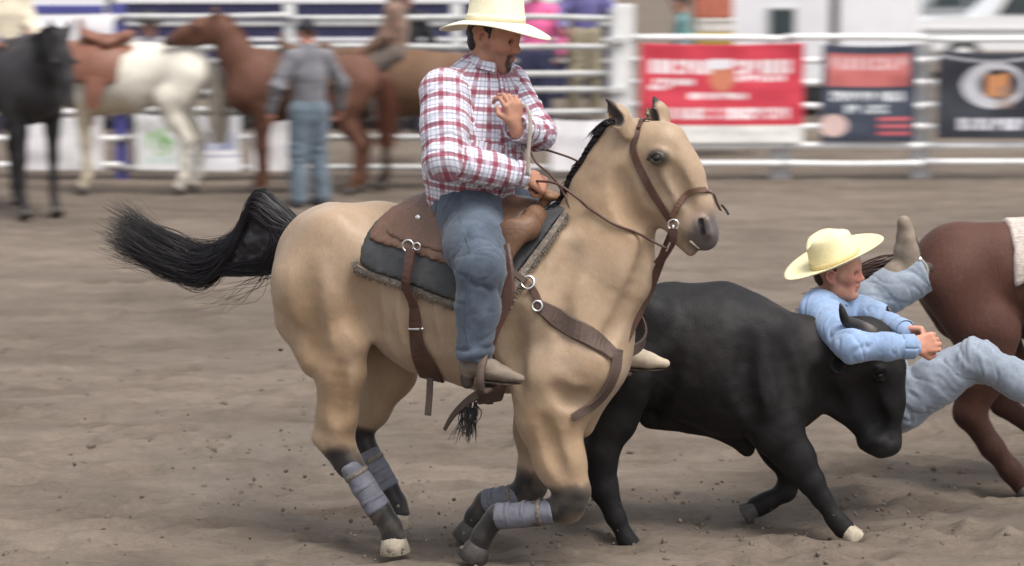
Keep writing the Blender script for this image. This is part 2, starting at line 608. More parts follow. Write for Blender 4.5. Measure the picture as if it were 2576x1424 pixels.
def build_clods():
    rng = np.random.default_rng(4)
    n = 2400
    cy = 7.9 + 7 * rng.random(n) ** 1.3; cx = rng.uniform(-.26, .26, n) * cy
    keep = fbm(np.stack([cx * 1.2, cy * 2, cx * 0], 1), 17, 3) + rng.normal(0, .5, n) > -.1
    cx, cy = cx[keep], cy[keep]
    s_ = .004 + .011 * rng.random(len(cx)) ** 3 + (rng.random(len(cx)) < .03) * rng.uniform(.006, .018, len(cx))
    z = ground_height(np.stack([cx, cy], 1)) + s_ * .2
    v, f = clod_mesh(np.stack([cx, cy, z], 1), s_, 5)
    o = obj("dirt_clods", v, f, M_DIRT, smooth=False); _tag(o, "crumbs and clods of loose dirt over the arena floor", "dirt", kind="stuff")
    # earth thrown up by the hooves
    cs, ss = [], []
    for px, py, Y, k, sp, up_ in ((815, 1290, 9.5, 70, .30, .26), (930, 1400, 9.45, 60, .22, .10), (1150, 1390, 9.3, 40, .16, .08), (1440, 1360, 9.7, 50, .18, .10), (1830, 1330, 9.9, 50, .16, .10), (2230, 1340, 9.8, 70, .16, .10), (560, 1240, 9.9, 46, .22, .22)):
        for i in range(k):
            g = ground_at(px, py); 
            c = V(g[0] + rng.normal(0, sp) - .05, g[1] + rng.normal(0, .12), abs(rng.normal(0, up_)))
            cs.append(c); ss.append(.003 + .009 * rng.random() ** 3)
    v, f = clod_mesh(np.array(cs), np.array(ss), 9)
    o = obj("flying_dirt", v, f, M_DIRT, smooth=False); _tag(o, "bits of earth thrown up around the running hooves", "dirt", kind="stuff")
build_clods()
# ================================================================== the buckskin horse
M_COAT = mat("horse_coat", (0.4, 0.3, 0.2), rough=0.46, var=0.06, nscale=5, bump=0.16, bscale=110, attr="Col", spec=0.36, sheen=0.1, stretch=(1, 1, .5), var2=.06, n2=70)
M_HAIR = mat("dark_hair", (0.016, 0.014, 0.017), rough=0.42, var=0.35, nscale=30, spec=0.4)
M_EYE = mat("eye_gloss", (0.008, 0.005, 0.004), rough=0.08, var=0, spec=0.6)
M_HOOF = mat("pale_hoof", (0.42, 0.36, 0.27), rough=0.6, var=0.3, nscale=30, bump=0.3, bscale=60)
M_HOOFD = mat("dark_hoof", (0.07, 0.06, 0.055), rough=0.6, var=0.3, nscale=30, bump=0.3, bscale=60)
M_TEETH = mat("teeth", (0.66, 0.58, 0.42), rough=0.35, var=0.15)

H = Plane(1150, 9.55, 20)

def build_buckskin():
    n, up = H.n, V(0, 0, 1)
    B = Body()
    def P(px, py, lat=0.0): return H(px, py, lat)
    def R(px, p): return px * H.m(p)
    def ch(pts, k=0.04, flat=1.0):
        q = []
        for px, py, r, lat in pts:
            p = P(px, py, lat); q.append((p, R(r, p)))
        B.chain(q, k, n, flat)
    # trunk
    ch([(838, 662, 150, 0), (960, 668, 150, 0)], .06, .86)
    ch([(960, 668, 150, 0), (1100, 730, 208, 0), (1250, 765, 216, 0), (1390, 800, 188, 0)], .08, .74)
    ch([(1390, 800, 188, 0), (1478, 895, 112, 0)], .08, .86)
    ch([(1130, 600, 80, 0), (1400, 610, 70, 0)], .10, .6)                       # back line and withers
    for s in (1, -1):
        ch([(1490, 925, 80, .1 * s), (1430, 1010, 70, .12 * s)], .05)          # breast muscles
        ch([(1400, 640, 70, .09 * s), (1450, 900, 88, .15 * s)], .07, .7)      # shoulder blade
        ch([(1450, 900, 74, .15 * s), (1375, 950, 84, .165 * s)], .07, .75)      # upper arm
    ch([(1495, 960, 55, 0), (1455, 1060, 42, 0)], .04)
    # hindquarters
    for s in (1, -1):
        ch([(845, 620, 105, .11 * s), (800, 720, 112, .15 * s)], .07, .8)
        ch([(800, 720, 110, .15 * s), (858 + (0 if s > 0 else 105), 845 + (0 if s > 0 else 25), 68 if s > 0 else 78, .17 * s)], .07, .8)
        ch([(745, 690, 48, .09 * s), (752, 800, 52, .13 * s), (800, 900, 52, .15 * s)], .06, .9)
        ch([(830, 610, 60, .20 * s), (890, 660, 50, .20 * s)], .10, .5)        # point of hip
    # near hind leg
    ch([(862, 850, 64, .18), (858, 940, 60, .17), (852, 1050, 46, .16), (848, 1108, 38, .15)], .04, .8)
    ch([(838, 980, 34, .16), (802, 1098, 18, .15)], .05, .7)                   # tendon to the point of hock
    ch([(850, 1105, 42, .15), (880, 1165, 30, .15), (955, 1285, 25, .15)], .03, .8)
    ch([(812, 1105, 20, .15), (868, 1180, 16, .15)], .04)
    ch([(958, 1288, 31, .15), (985, 1325, 26, .15), (990, 1350, 32, .15)], .025, .9)
    # far hind leg, one stride ahead
    ch([(965, 872, 78, -.18), (985, 935, 62, -.17), (935, 1030, 44, -.16), (898, 1085, 37, -.16)], .04, .8)
    ch([(898, 1085, 38, -.16), (920, 1130, 29, -.15), (975, 1228, 25, -.15)], .03, .8)
    ch([(975, 1230, 30, -.15), (996, 1265, 25, -.15), (1000, 1290, 31, -.15)], .025, .9)
    # near fore leg: forearm down, knee bent, cannon folded back
    ch([(1378, 955, 92, .17), (1378, 1050, 74, .175), (1408, 1160, 60, .18), (1440, 1235, 46, .18)], .07, .76)
    ch([(1440, 1235, 44, .18), (1432, 1275, 38, .18), (1350, 1292, 29, .18), (1255, 1298, 26, .18)], .03, .85)
    ch([(1250, 1298, 31, .18), (1215, 1345, 25, .18), (1204, 1372, 30, .18)], .025, .9)
    # far fore leg, also folded
    ch([(1365, 975, 80, -.16), (1350, 1090, 54, -.16), (1345, 1190, 40, -.16), (1335, 1225, 38, -.16)], .05, .8)
    ch([(1335, 1225, 38, -.16), (1310, 1245, 30, -.16), (1225, 1262, 25, -.16)], .03, .85)
    ch([(1222, 1262, 29, -.16), (1195, 1300, 24, -.16), (1188, 1325, 29, -.16)], .025, .9)
    # neck
    ch([(1430, 770, 180, 0), (1500, 668, 144, 0)], .08, .70)
    ch([(1500, 668, 144, 0), (1542, 540, 108, 0)], .06, .62)
    ch([(1542, 540, 108, 0), (1572, 425, 90, 0), (1598, 345, 48, 0)], .06, .58)
    ch([(1425, 600, 55, 0), (1490, 470, 46, 0), (1550, 345, 34, 0)], .05, .7)  # crest
    # head
    ch([(1632, 372, 62, 0), (1668, 372, 62, 0)], .05, .82)
    ch([(1668, 372, 62, 0), (1712, 440, 58, 0)], .04, .80)                       # forehead
    ch([(1700, 425, 62, 0), (1742, 520, 50, 0), (1758, 570, 46, 0)], .04, .66)   # face
    ch([(1642, 470, 78, 0), (1662, 500, 58, 0)], .04, .66)                       # jowl
    ch([(1662, 500, 56, 0), (1716, 575, 36, 0)], .05, .62)                       # jaw bar
    ch([(1752, 575, 50, .0), (1768, 592, 42, 0)], .03, .86)                     # muzzle
    ch([(1714, 598, 22, 0), (1738, 628, 17, 0)], .018, 1.2)                      # lower lip and chin
    for s in (1, -1):
        M_ = (lambda q: q) if s > 0 else (lambda q: q - 2 * n * np.dot(q - H.p0, n))
        B.ball(M_(P(1662, 398, .085)), .038, .03)                                # eye socket ridge
        B.cone(M_(P(1668, 430, .07)), M_(P(1722, 520, .055)), .018, .012, .03)    # facial crest
        B.cone(M_(P(1765, 560, .05)), M_(P(1778, 588, .05)), .026, .022, .02)     # nostril flare
    # jaw groove, nostrils, gap between the lips
    B.ball(P(1808, 566, -0.075), .018, .012, sub=True)
    B.cone(P(1712, 588, .09), P(1775, 634, .09), .006, .010, .01, sub=True)
    B.cone(P(1722, 600, 0), P(1775, 640, 0), .008, .014, .008, sub=True)
    # ears
    a, b = P(1582, 332, .06), P(1526, 250, .10)
    B.chain([(a, .040), (.5 * a + .5 * b, .046), (b, .007)], .02, unit(n * .8 + V(.45, 0, .45)), .5)
    c, d = P(1660, 330, -.055), P(1646, 244, -.09)
    B.chain([(c, .048), (.5 * c + .5 * d, .050), (d, .008)], .02, unit(n + H.u * .5), .5)
    ear = ((a, b, unit(V(-.75, -.5, .35))), (c, d, unit(-H.u * .75 + n * .8)))
    for base, tip, dr in ear:
        B.cone(base * .68 + tip * .32 + dr * .032, base * .2 + tip * .8 + dr * .018, .030, .010, .012, sub=True)
    # muscle grooves, laid on the surface of a first coarse body
    cv, cf = B.mesh(0.02, relax=1)
    cb = bvh_of(cv, cf)
    def groove(pix, r=.02, depth=.012, k=.05):
        q, nq = drape(cb, pix, 0, 3)
        for i in range(len(q) - 1):
            fade = min(1, 1.6 * min(i + 1, len(q) - 1 - i) / len(q) + .25)
            B.cone(q[i] + nq[i] * (r - .5 * depth * fade), q[i + 1] + nq[i + 1] * (r - .5 * depth * fade), r, r, k, sub=True)
    (e0,), (en,) = [q[:1] for q in drape(cb, [(1650, 396), (1651, 396), (1652, 396)], 0, 1)]
    B.cone(e0 - H.u * .018 + en * .014, e0 + H.u * .016 + en * .014, .021, .021, .010, sub=True)
    lid = [(-.034, -.006), (-.018, .012), (.004, .017), (.026, .006)]
    for (a1, z1), (a2, z2) in zip(lid[:-1], lid[1:]):
        B.cone(e0 + H.u * a1 + V(0, 0, z1), e0 + H.u * a2 + V(0, 0, z2), .0085, .0085, .010)
    lid = [(-.032, -.008), (-.010, -.020), (.012, -.018), (.028, -.004)]
    for (a1, z1), (a2, z2) in zip(lid[:-1], lid[1:]):
        B.cone(e0 + H.u * a1 + V(0, 0, z1), e0 + H.u * a2 + V(0, 0, z2), .0065, .0065, .010)
    (n0,), (nn0,) = [q[:1] for q in drape(cb, [(1763, 556), (1764, 557), (1765, 558)], 0, 1)]
    (n1,), (nn1,) = [q[:1] for q in drape(cb, [(1770, 586), (1771, 587), (1772, 588)], 0, 1)]
    B.cone(n0 + nn0 * .004, n1 + nn1 * .004, .013, .010, .010, sub=True)
    B.cone(n0 + H.u * .028 + V(0, 0, .01), n1 + H.u * .02, .010, .010, .02)
    groove([(1562, 440), (1568, 500), (1590, 550), (1640, 572)], .03, .022)       # behind the jowl
    groove([(1640, 600), (1610, 690), (1560, 800), (1520, 870)], .02, .012)       # jugular
    groove([(1440, 640), (1400, 740), (1420, 850)], .03, .012, .06)                # front of the shoulder blade
    groove([(1300, 800), (1290, 880), (1300, 960)], .03, .016, .06)               # behind the shoulder
    groove([(1400, 980), (1440, 1010), (1470, 1000)], .02, .018)                  # breast over the arm
    groove([(1370, 1060), (1390, 1130), (1410, 1190)], .015, .007)                # forearm
    groove([(918, 690), (926, 760), (932, 830)], .035, .016, .07)                   # flank fold
    groove([(775, 690), (772, 780), (805, 880)], .035, .012, .07)                   # hamstring
    groove([(860, 930), (850, 1010), (850, 1060)], .015, .008)
    groove([(1690, 425), (1710, 470), (1735, 520)], .012, .006)
    for i in range(5):
        x = 985 + 48 * i
        groove([(x, 700), (x - 12, 790), (x + 8, 870)], .02, .004, .05)
    v, f = B.mesh(0.0085, relax=3)
    nn = vert_normals(v, f)
    # muscle and skin unevenness
    v = v + nn * (0.0035 * fbm(v * 7, 2, 3))[:, None]
    far_eye = e0 - 2 * n * np.dot(e0 - H.p0, n)
    # coat colours: golden body, paler belly and muzzle ring, black points
    base = np.array([0.345, 0.243, 0.156]); col = np.tile(base, (len(v), 1))
    def mix(mask, c):
        nonlocal col
        col = col * (1 - mask[:, None]) + np.array(c) * mask[:, None]
    mix(.55 * sstep(fbm(v * 2.2, 9, 3), -.1, .9), (.41, .295, .205))
    mix(.5 * sstep(fbm(v * 3.1, 19, 3), .1, 1.0), (.31, .205, .125))
    dark = (.022, .018, .018)
    # paler, greyer barrel and belly; golden brown quarters, arms and gaskins; sooty dust along the back
    mix(.45 * near(v, P(1130, 800, .2), .25, .35), (.36, .268, .19))
    for q_, r_ in (((850, 980, .17), .12), ((1400, 1110, .18), .12), ((1545, 560, .05), .06), ((800, 840, .18), .10)):
        mix(.55 * near(v, P(*q_), r_, .16), (.335, .215, .118))
    mix(.22 * sstep(fbm(v * V(4, 4, 3), 51, 3), .25, 1.0), (.27, .19, .125))
    mix(.35 * sstep(fbm(v * 9, 71, 3), .35, 1.1), (.43, .325, .235))
    def limb(a, b, r, soft=.03):
        d, t = seg_info(v, a, b); return 1 - sstep(d, r, r + soft)
    for lat, pts in ((.15, [(860, 1160), (955, 1285), (990, 1350)]), (-.15, [(908, 1110), (975, 1230), (1000, 1290)]),
                     (.18, [(1440, 1250), (1350, 1292), (1250, 1298), (1204, 1372)]), (-.16, [(1340, 1215), (1310, 1245), (1222, 1262), (1188, 1325)])):
        q = [P(x, y, lat) for x, y in pts]
        m = np.zeros(len(v))
        for i in range(len(q) - 1): m = np.maximum(m, limb(q[i], q[i + 1], .065, .06))
        mix(m * sstep(m + .25 * fbm(v * 25, 4, 2), .2, .7), dark)
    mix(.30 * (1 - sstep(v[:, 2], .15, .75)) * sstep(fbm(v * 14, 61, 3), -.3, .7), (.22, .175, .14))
    mz = 1 - sstep(np.linalg.norm(v - P(1790, 598, .03), axis=1), .06, .15)
    nd, _ = seg_info(v, n0 - nn0 * .006, n1 - nn1 * .006)
    mix(.92 * mz, (.075, .066, .070))
    mix(1 - sstep(nd, .010, .018), (.012, .010, .010))
    for s in (1, -1):
        ey = 1 - sstep(np.linalg.norm((v - (e0 if s > 0 else far_eye)) * V(.8, 1, 1.2), axis=1), .030, .060)
        mix(.95 * ey, (.022, .017, .014))
        cr, _ = seg_info(v, P(1660, 430, .09 * s), P(1700, 520, .08 * s))
        mix(.35 * (1 - sstep(cr, .02, .07)), (.24, .19, .15))
    # ear rims
    
    for base_, tip, dr in ear:
        dd, t = seg_info(v, base_ * .75 + tip * .25 + dr * .02, tip)
        mix(1 - sstep(dd, .018, .030), (.045, .036, .034))
        dd, t = seg_info(v, base_ * .1 + tip * .9, tip)
        mix(1 - sstep(dd, .008, .016), dark)
    # inside of the thighs, soft dust on the belly
    base_pt = P(1100, 1400); base_pt[2] = 0
    t = thing("horse", "buckskin horse with black tail cantering under the rider in plaid", "horse", base_pt)
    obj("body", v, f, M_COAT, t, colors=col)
    bv = bvh_of(v, f)
    # eyes
    far_eye = e0 - 2 * n * np.dot(e0 - H.p0, n) 
    for c_ in (e0 - en * .011, far_eye + en * V(0, 0, 0)):
        ev, ef = lathe(c_, [(.0005, -.023), (.013, -.018), (.021, -.007), (.023, 0), (.021, .007), (.013, .018), (.0005, .023)], 20, H.n)
        obj("eye", ev, ef, M_EYE, t)
    # teeth and bit gap
    tv, tf = box(P(1748, 612, .02), (.05, .05, .016), .004, rot=Matrix.Rotation(math.radians(38), 3, 'Y'))
    obj("teeth", tv, tf, M_TEETH, t)
    # hooves
    def hoof(p_top, d, m):
        d = unit(d)
        hv, hf = lathe(p_top - d * .01, [(.034, -.005), (.046, .0), (.056, .03), (.066, .075), (.060, .080)], 18, d)
        obj("hoof", hv, hf, m, t)
    hoof(P(990, 1352, .15), V(.12, 0, -1), M_HOOF)
    hoof(P(1000, 1290, -.15), V(.12, 0, -1), M_HOOF)
    hoof(P(1204, 1372, .18), unit(P(1180, 1420, .18) - P(1208, 1365, .18)), M_HOOFD)
    hoof(P(1188, 1324, -.16), unit(P(1165, 1370, -.16) - P(1192, 1318, -.16)), M_HOOFD)
    # tail: a lifted dock then a long sweep of hair
    rng = np.random.default_rng(3)
    guide = [(762, 592, 0), (690, 548, .0), (640, 520, 0), (596, 610, 0), (520, 668, 0), (420, 640, 0), (285, 570, 0)]
    gp = [P(x, y, l) for x, y, l in guide]
    spread = [.016, .05, .052, .055, .058, .062, .075]
    gs = []
    for i in range(2600):
        u = rng.normal(0, 1, 2); u /= max(1, np.linalg.norm(u) / 1.35)
        end = rng.uniform(.45, 1.0)
        pts = []
        for j, g in enumerate(gp):
            s = spread[j]
            jit = rng.normal(0, .006 if j < 4 else (.016 if j < 6 else .034), 3)
            up_ = V(0, 0, 1)
            q = g + up_ * u[0] * s * .95 + H.n * u[1] * s * .7 + H.u * (u[0] * .015) + jit
            if j == 6: q = gp[5] + (q - gp[5]) * end
            pts.append(q)
        gs.append(pts)
    for i in range(800):                                                        # fuller hair below the dock
        u = rng.uniform(-1, 1, 2)
        st = P(735 - rng.uniform(0, 60), 570, u[1] * .05)
        a2 = P(715 - rng.uniform(0, 60), 640 + rng.uniform(-10, 40), u[1] * .06)
        b2 = P(650 - rng.uniform(0, 120), 660 + rng.uniform(0, 35), u[1] * .05)
        c2 = P(540 - rng.uniform(0, 150), 690 - rng.uniform(0, 40), u[1] * .05)
        gs.append([st, a2, b2, c2])
    for i in range(16):                                                         # loose wisps
        st = P(745 - rng.uniform(0, 40), 620, rng.uniform(-.04, .04))
        a2 = P(700 - rng.uniform(0, 40), 680 + rng.uniform(-10, 30))
        b2 = P(650 - rng.uniform(0, 60), 720 + rng.uniform(-20, 40))
        c2 = P(580 - rng.uniform(0, 120), 735 + rng.uniform(-30, 60))
        gs.append([st, a2, b2, c2])
    sv, sf = strands(None, gs, 4, .0017, .0004)
    o = obj("tail", sv, sf, M_HAIR, t); o["kind"] = "stuff"
    core = Body()
    cp = [(P(770, 605), .03), (P(705, 570), .055), (P(648, 545), .045), (P(612, 620), .04), (P(540, 662), .026), (P(470, 662), .012)]
    core.chain(cp, .03, H.n, .8)
    core.chain([(P(735, 600), .05), (P(690, 640), .055), (P(600, 660), .045)], .03, H.n, .7); core.chain([(P(700, 590), .06), (P(640, 610), .06)], .04, H.n, .6)
    cv, cf = core.mesh(.012, relax=2)
    cv = cv + vert_normals(cv, cf) * (0.01 * fbm(cv * V(30, 30, 60), 4, 2))[:, None]
    obj("tail_core", cv, cf, M_HAIR, t)
    # mane: short dark hair standing along the crest, falling to the far side
    gs = []
    cr_ = []
    for x, y in ((1430, 600), (1452, 545), (1478, 490), (1505, 440), (1530, 395), (1556, 352), (1580, 330)):
        q = P(x, y)
        dr = unit(V(0, 0, 1) - H.u * .75)
        hit = bv.ray_cast(Vector(q + dr * .4), Vector(-dr))
        cr_.append(np.array(hit[0]) if hit[0] is not None else q)
    crest = smooth_path(cr_, 14)
    for i in range(1500):
        j = rng.uniform(0, len(crest) - 1.01); c0 = crest[int(j)] * (1 - j % 1) + crest[int(j) + 1] * (j % 1)
        l = rng.uniform(.05, .12)
        tg = unit(crest[int(j) + 1] - crest[int(j)]); out_ = unit(V(0, 0, 1) - tg * tg[2] - H.u * .3)
        st = c0 + H.n * rng.normal(0, .016) - out_ * .006
        w = rng.uniform(.5, 1.3)
        gs.append([st, st + out_ * .017 * w - tg * .015, st + out_ * .016 * w - tg * .05 - H.n * l * .25, st - out_ * .01 - tg * (.07 + .05 * w) - H.n * l * .6 + rng.normal(0, .006, 3)])
    for i in range(120):                                                        # forelock between the ears
        st = P(1605 + rng.uniform(0, 40), 318, rng.uniform(-.05, .02))
        gs.append([st, st + V(.0, 0, .02) - H.u * .02, st + V(0, 0, .005) - H.u * .05 + rng.normal(0, .008, 3)])
    sv, sf = strands(None, gs, 4, .0026, .0006)
    o = obj("mane", sv, sf, M_HAIR, t); o["kind"] = "stuff"
    return t, bv, (v, f)
HORSE, HBVH, HMESH = build_buckskin()
# ================================================================== people
M_SKIN = mat("skin", (0.4, 0.2, 0.13), rough=0.5, var=0.12, nscale=30, bump=0.12, bscale=200, attr="Col", spec=0.35)
def cloth_mat(name, color, var=0.18, weave=420, rough=0.85, n2=6, folds=0.35):
    m = mat(name, color, rough=rough, var=var, nscale=n2, bump=0.08, bscale=weave, spec=0.15, sheen=0.25, var2=0.12, n2=60)
    return m
M_DENIM = cloth_mat("washed_denim", (0.068, 0.086, 0.115), var=0.30, n2=9)
M_DENIM_PALE = cloth_mat("pale_denim", (0.235, 0.270, 0.320), var=0.22, n2=9)
M_CHAMBRAY = cloth_mat("blue_shirt", (0.235, 0.325, 0.485), var=0.12, n2=7)
M_STRAW = mat("straw_hat", (0.78, 0.70, 0.43), rough=0.7, var=0.10, nscale=14, bump=0.22, bscale=420, spec=0.2, var2=.06, n2=120)
M_STRAW_PALE = mat("pale_straw_hat", (0.86, 0.80, 0.60), rough=0.7, var=0.09, nscale=12, bump=0.22, bscale=420, spec=0.2, var2=.05, n2=120)
M_BAND = mat("hat_band", (0.03, 0.025, 0.02), rough=0.6)
M_BOOT = mat("tan_suede_boot", (0.22, 0.175, 0.135), rough=0.8, var=0.2, nscale=14, bump=0.2, bscale=120)
M_SOLE = mat("boot_sole", (0.06, 0.045, 0.035), rough=0.7)
M_BOOT_PALE = mat("pale_dusty_boot", (0.46, 0.38, 0.29), rough=0.85, var=0.2, nscale=14, bump=0.2, bscale=120)
M_BELT = mat("brown_belt", (0.05, 0.025, 0.014), rough=0.5)

def plaid_material():
    m = bpy.data.materials.new("plaid_cotton"); m.use_nodes = True
    nt = m.node_tree; N, L = nt.nodes, nt.links
    b = N["Principled BSDF"]; b.inputs["Roughness"].default_value = 0.85; b.inputs["Specular IOR Level"].default_value = 0.15; b.inputs["Sheen Weight"].default_value = 0.2
    a = N.new("ShaderNodeAttribute"); a.attribute_name = "cloth_uv"
    sx = N.new("ShaderNodeSeparateXYZ"); L.new(a.outputs["Vector"], sx.inputs[0])
    def band(src, period, centre, half, soft=0.0015):
        ad = N.new("ShaderNodeMath"); ad.operation = 'ADD'; ad.inputs[1].default_value = 100.0 - centre; L.new(src, ad.inputs[0])
        mo = N.new("ShaderNodeMath"); mo.operation = 'PINGPONG'; mo.inputs[1].default_value = period / 2; L.new(ad.outputs[0], mo.inputs[0])
        mr = N.new("ShaderNodeMapRange"); mr.inputs[1].default_value = half - soft; mr.inputs[2].default_value = half + soft; mr.inputs[3].default_value = 1; mr.inputs[4].default_value = 0
        L.new(mo.outputs[0], mr.inputs[0]); return mr.outputs[0]
    cur = None
    col = N.new("ShaderNodeRGB"); col.outputs[0].default_value = (0.74, 0.725, 0.765, 1); cur = col.outputs[0]
    PER = 0.066
    for ch, other in ((0, 0), (1, 0)):
        src = sx.outputs[ch]
        for c, half, rgb, k in ((0.033, 0.014, (0.60, 0.64, 0.76), .40), (0.0, 0.0095, (0.23, 0.014, 0.050), .75), (0.022, 0.0022, (0.10, 0.08, 0.15), .50), (0.044, 0.0022, (0.10, 0.08, 0.15), .50)):
            msk = band(src, PER, c, half)
            ml = N.new("ShaderNodeMath"); ml.operation = 'MULTIPLY'; ml.inputs[1].default_value = k; L.new(msk, ml.inputs[0])
            mx = N.new("ShaderNodeMix"); mx.data_type = 'RGBA'; mx.blend_type = 'MIX'
            L.new(ml.outputs[0], mx.inputs["Factor"]); L.new(cur, mx.inputs[6]); mx.inputs[7].default_value = (*rgb, 1)
            cur = mx.outputs[2]
    L.new(cur, b.inputs["Base Color"])
    tc = N.new("ShaderNodeTexCoord")
    nb = N.new("ShaderNodeTexNoise"); nb.inputs["Scale"].default_value = 380; L.new(tc.outputs["Object"], nb.inputs["Vector"])
    bp = N.new("ShaderNodeBump"); bp.inputs["Strength"].default_value = 0.2; bp.inputs["Distance"].default_value = 0.004
    L.new(nb.outputs[0], bp.inputs["Height"]); L.new(bp.outputs[0], b.inputs["Normal"])
    return m
M_PLAID = plaid_material()

def bone_uv(v, f, bones):
    """along/around coordinates in metres of the nearest bone, per face corner, so that the woven pattern breaks cleanly at the seams"""
    cen = v[f].mean(1)
    best = np.full(len(f), 1e9); uv = np.zeros((len(f), f.shape[1], 2))
    for a, b, r, ref in bones:
        a = np.asarray(a, float); b = np.asarray(b, float)
        d, t = seg_info(cen, a, b)
        ax = unit(b - a); x = unit(ref - ax * np.dot(ref, ax)); y = np.cross(ax, x)
        m = (d - r) < best
        best[m] = (d - r)[m]
        q = v[f[m]] - a; qc = cen[m] - a
        if r > .1:
            ac = np.arctan2(qc @ y, qc @ x)[:, None]
            an = np.arctan2(q @ y, q @ x)
            un = (ac + (an - ac + np.pi) % (2 * np.pi) - np.pi) * r
        else:
            un = r * np.arcsin(np.clip(.93 * (q @ y) / (r * 1.15), -1, 1)) * 1.15
        uv[m, :, 0] = un; uv[m, :, 1] = q @ ax
    return uv.reshape(-1, 2)

def wrinkle(v, f, amp, joints, seed=0, scale=8.0, bones=None):
    """cloth folds running across the limbs, with sharper creases, deeper near the joints"""
    n = vert_normals(v, f)
    w = np.full(len(v), 0.30)
    for j, rad in joints:
        w = np.maximum(w, 1 - .9 * sstep(np.linalg.norm(v - j, axis=1), rad * .3, rad))
    wob = np.stack([vnoise(v * 6, seed + 40), vnoise(v * 6, seed + 50), vnoise(v * 6, seed + 60)], 1) * .055
    if bones is None: bones = [(V(0, 0, 0), V(0, 0, 1))]
    D = np.stack([seg_info(v, a, b)[0] for a, b in bones], 1)
    W = np.exp(-(D - D.min(1, keepdims=True)) / .025); W /= W.sum(1, keepdims=True)
    disp = np.zeros(len(v))
    for i, (a, b) in enumerate(bones):
        ax = unit(np.asarray(b) - np.asarray(a))
        tilt = unit(ax + .35 * unit(np.cross(ax, V(.3, 1, .2))))
        q = (v + wob)
        q = q * .62 + np.outer(q @ tilt, tilt) * 1.5
        m1 = vnoise(q * scale, seed + i); m2 = vnoise(q * scale * 1.35, seed + 7 + i)
        ridge = .75 * (1 - np.abs(m1) * 2.4)
        crease = -.9 * np.exp(-(m2 / .10) ** 2) + .35 * np.exp(-((np.abs(m2) - .25) / .14) ** 2)
        disp += W[:, i] * (ridge + crease)
    return v + n * (amp * w * disp)[:, None]

def head_prims(B, c, f, u, s=1.0, nose=1.0):
    """c: middle of the head, f: facing, u: up"""
    f = unit(f); u = unit(u - f * np.dot(u, f)); r = np.cross(f, u)
    def p(x, y, z): return c + s * (f * x + r * y + u * z)
    def cn(a, b, ra, rb, k, n_=None, fl=1.0, sub=False): B.cone(p(*a), p(*b), ra * s, rb * s, k, n_, fl, sub)
    cn((-.018, 0, .036), (.015, 0, .036), .090, .086, .03, r, .84)
    cn((.040, 0, .045), (.046, 0, .02), .052, .050, .03, r, 1.05)                     # forehead
    cn((.032, 0, .0), (.040, 0, -.062), .058, .046, .03, r, .98)                      # face to jaw
    cn((.064, 0, -.099), (.068, 0, -.102), .021, .020, .025, r, 1.15)                  # chin
    for k in (-1, 1):
        cn((-.008, .056 * k, -.040), (.002, .054 * k, -.068), .020, .020, .03)          # angle of the jaw
        cn((.002, .054 * k, -.068), (.054, .022 * k, -.102), .019, .016, .03)
        cn((.060, .042 * k, -.014), (.030, .062 * k, -.004), .021, .018, .025)          # cheekbone
        cn((.080, .012 * k, .027), (.068, .047 * k, .024), .0095, .0085, .012)          # brow
        cn((-.010, .073 * k, .0), (-.012, .076 * k, -.018), .016, .011, .012, unit(r), .4)
        ear = [(.002, .077, .018), (-.012, .084, .030), (-.030, .087, .020), (-.032, .085, -.004), (-.020, .080, -.026), (-.004, .076, -.036), (.0, .074, -.022)]
        for a, b in zip(ear[:-1], ear[1:]):
            cn((a[0], a[1] * k, a[2]), (b[0], b[1] * k, b[2]), .0058, .0058, .004)
    cn((.084, 0, .020), (.107, 0, -.022), .0085, .0105 * nose, .012)                   # nose
    B.ball(p(.107, 0, -.027), .0122 * s * nose, .008)
    for k in (-1, 1):
        B.ball(p(.096, .0135 * k, -.031), .0085 * s, .007)
        B.ball(p(.088, .032 * k, .005), .0135 * s, .012, sub=True)                      # eye sockets
        cn((.0835, .018 * k, .0095), (.0835, .033 * k, .0145), .0042, .0042, .004)       # lids
        cn((.0835, .033 * k, .0145), (.0735, .046 * k, .0075), .0042, .0040, .004)
        cn((.0825, .020 * k, -.002), (.0730, .045 * k, .0005), .0034, .0034, .004)
    cn((.083, 0, -.042), (.083, 0, -.048), .015, .014, .012)
    cn((.0895, -.016, -.0565), (.0895, .016, -.0565), .0066, .0066, .008)              # lips
    cn((.0870, -.014, -.0690), (.0870, .014, -.0690), .0076, .0076, .008)
    cn((.0985, -.020, -.0625), (.0985, .020, -.0625), .0032, .0032, .004, sub=True)
    cn((.090, -.010, -.084), (.090, .010, -.084), .006, .006, .012, sub=True)
    return p, r, u

M_EYEWHITE = mat("human_eye", (1, 1, 1), rough=0.15, var=0, attr="Col", spec=.5)
def eyes(parent, p, ff, look, local=False):
    for k in (-1, 1):
        c = p(.0705, .032 * k, .0055)
        v, f = lathe(c, [(.0004, -.0125), (.007, -.0103), (.011, -.006), (.0125, 0), (.011, .006), (.007, .0103), (.0035, .0120), (.0004, .0125)], 16, unit(look))
        d = (v - c) @ unit(look) / .0125
        col = np.where((d > .80)[:, None], np.array([.03, .018, .012]), np.array([.62, .58, .55]))
        obj("eye", v, f, M_EYEWHITE, parent, colors=col, local=local)

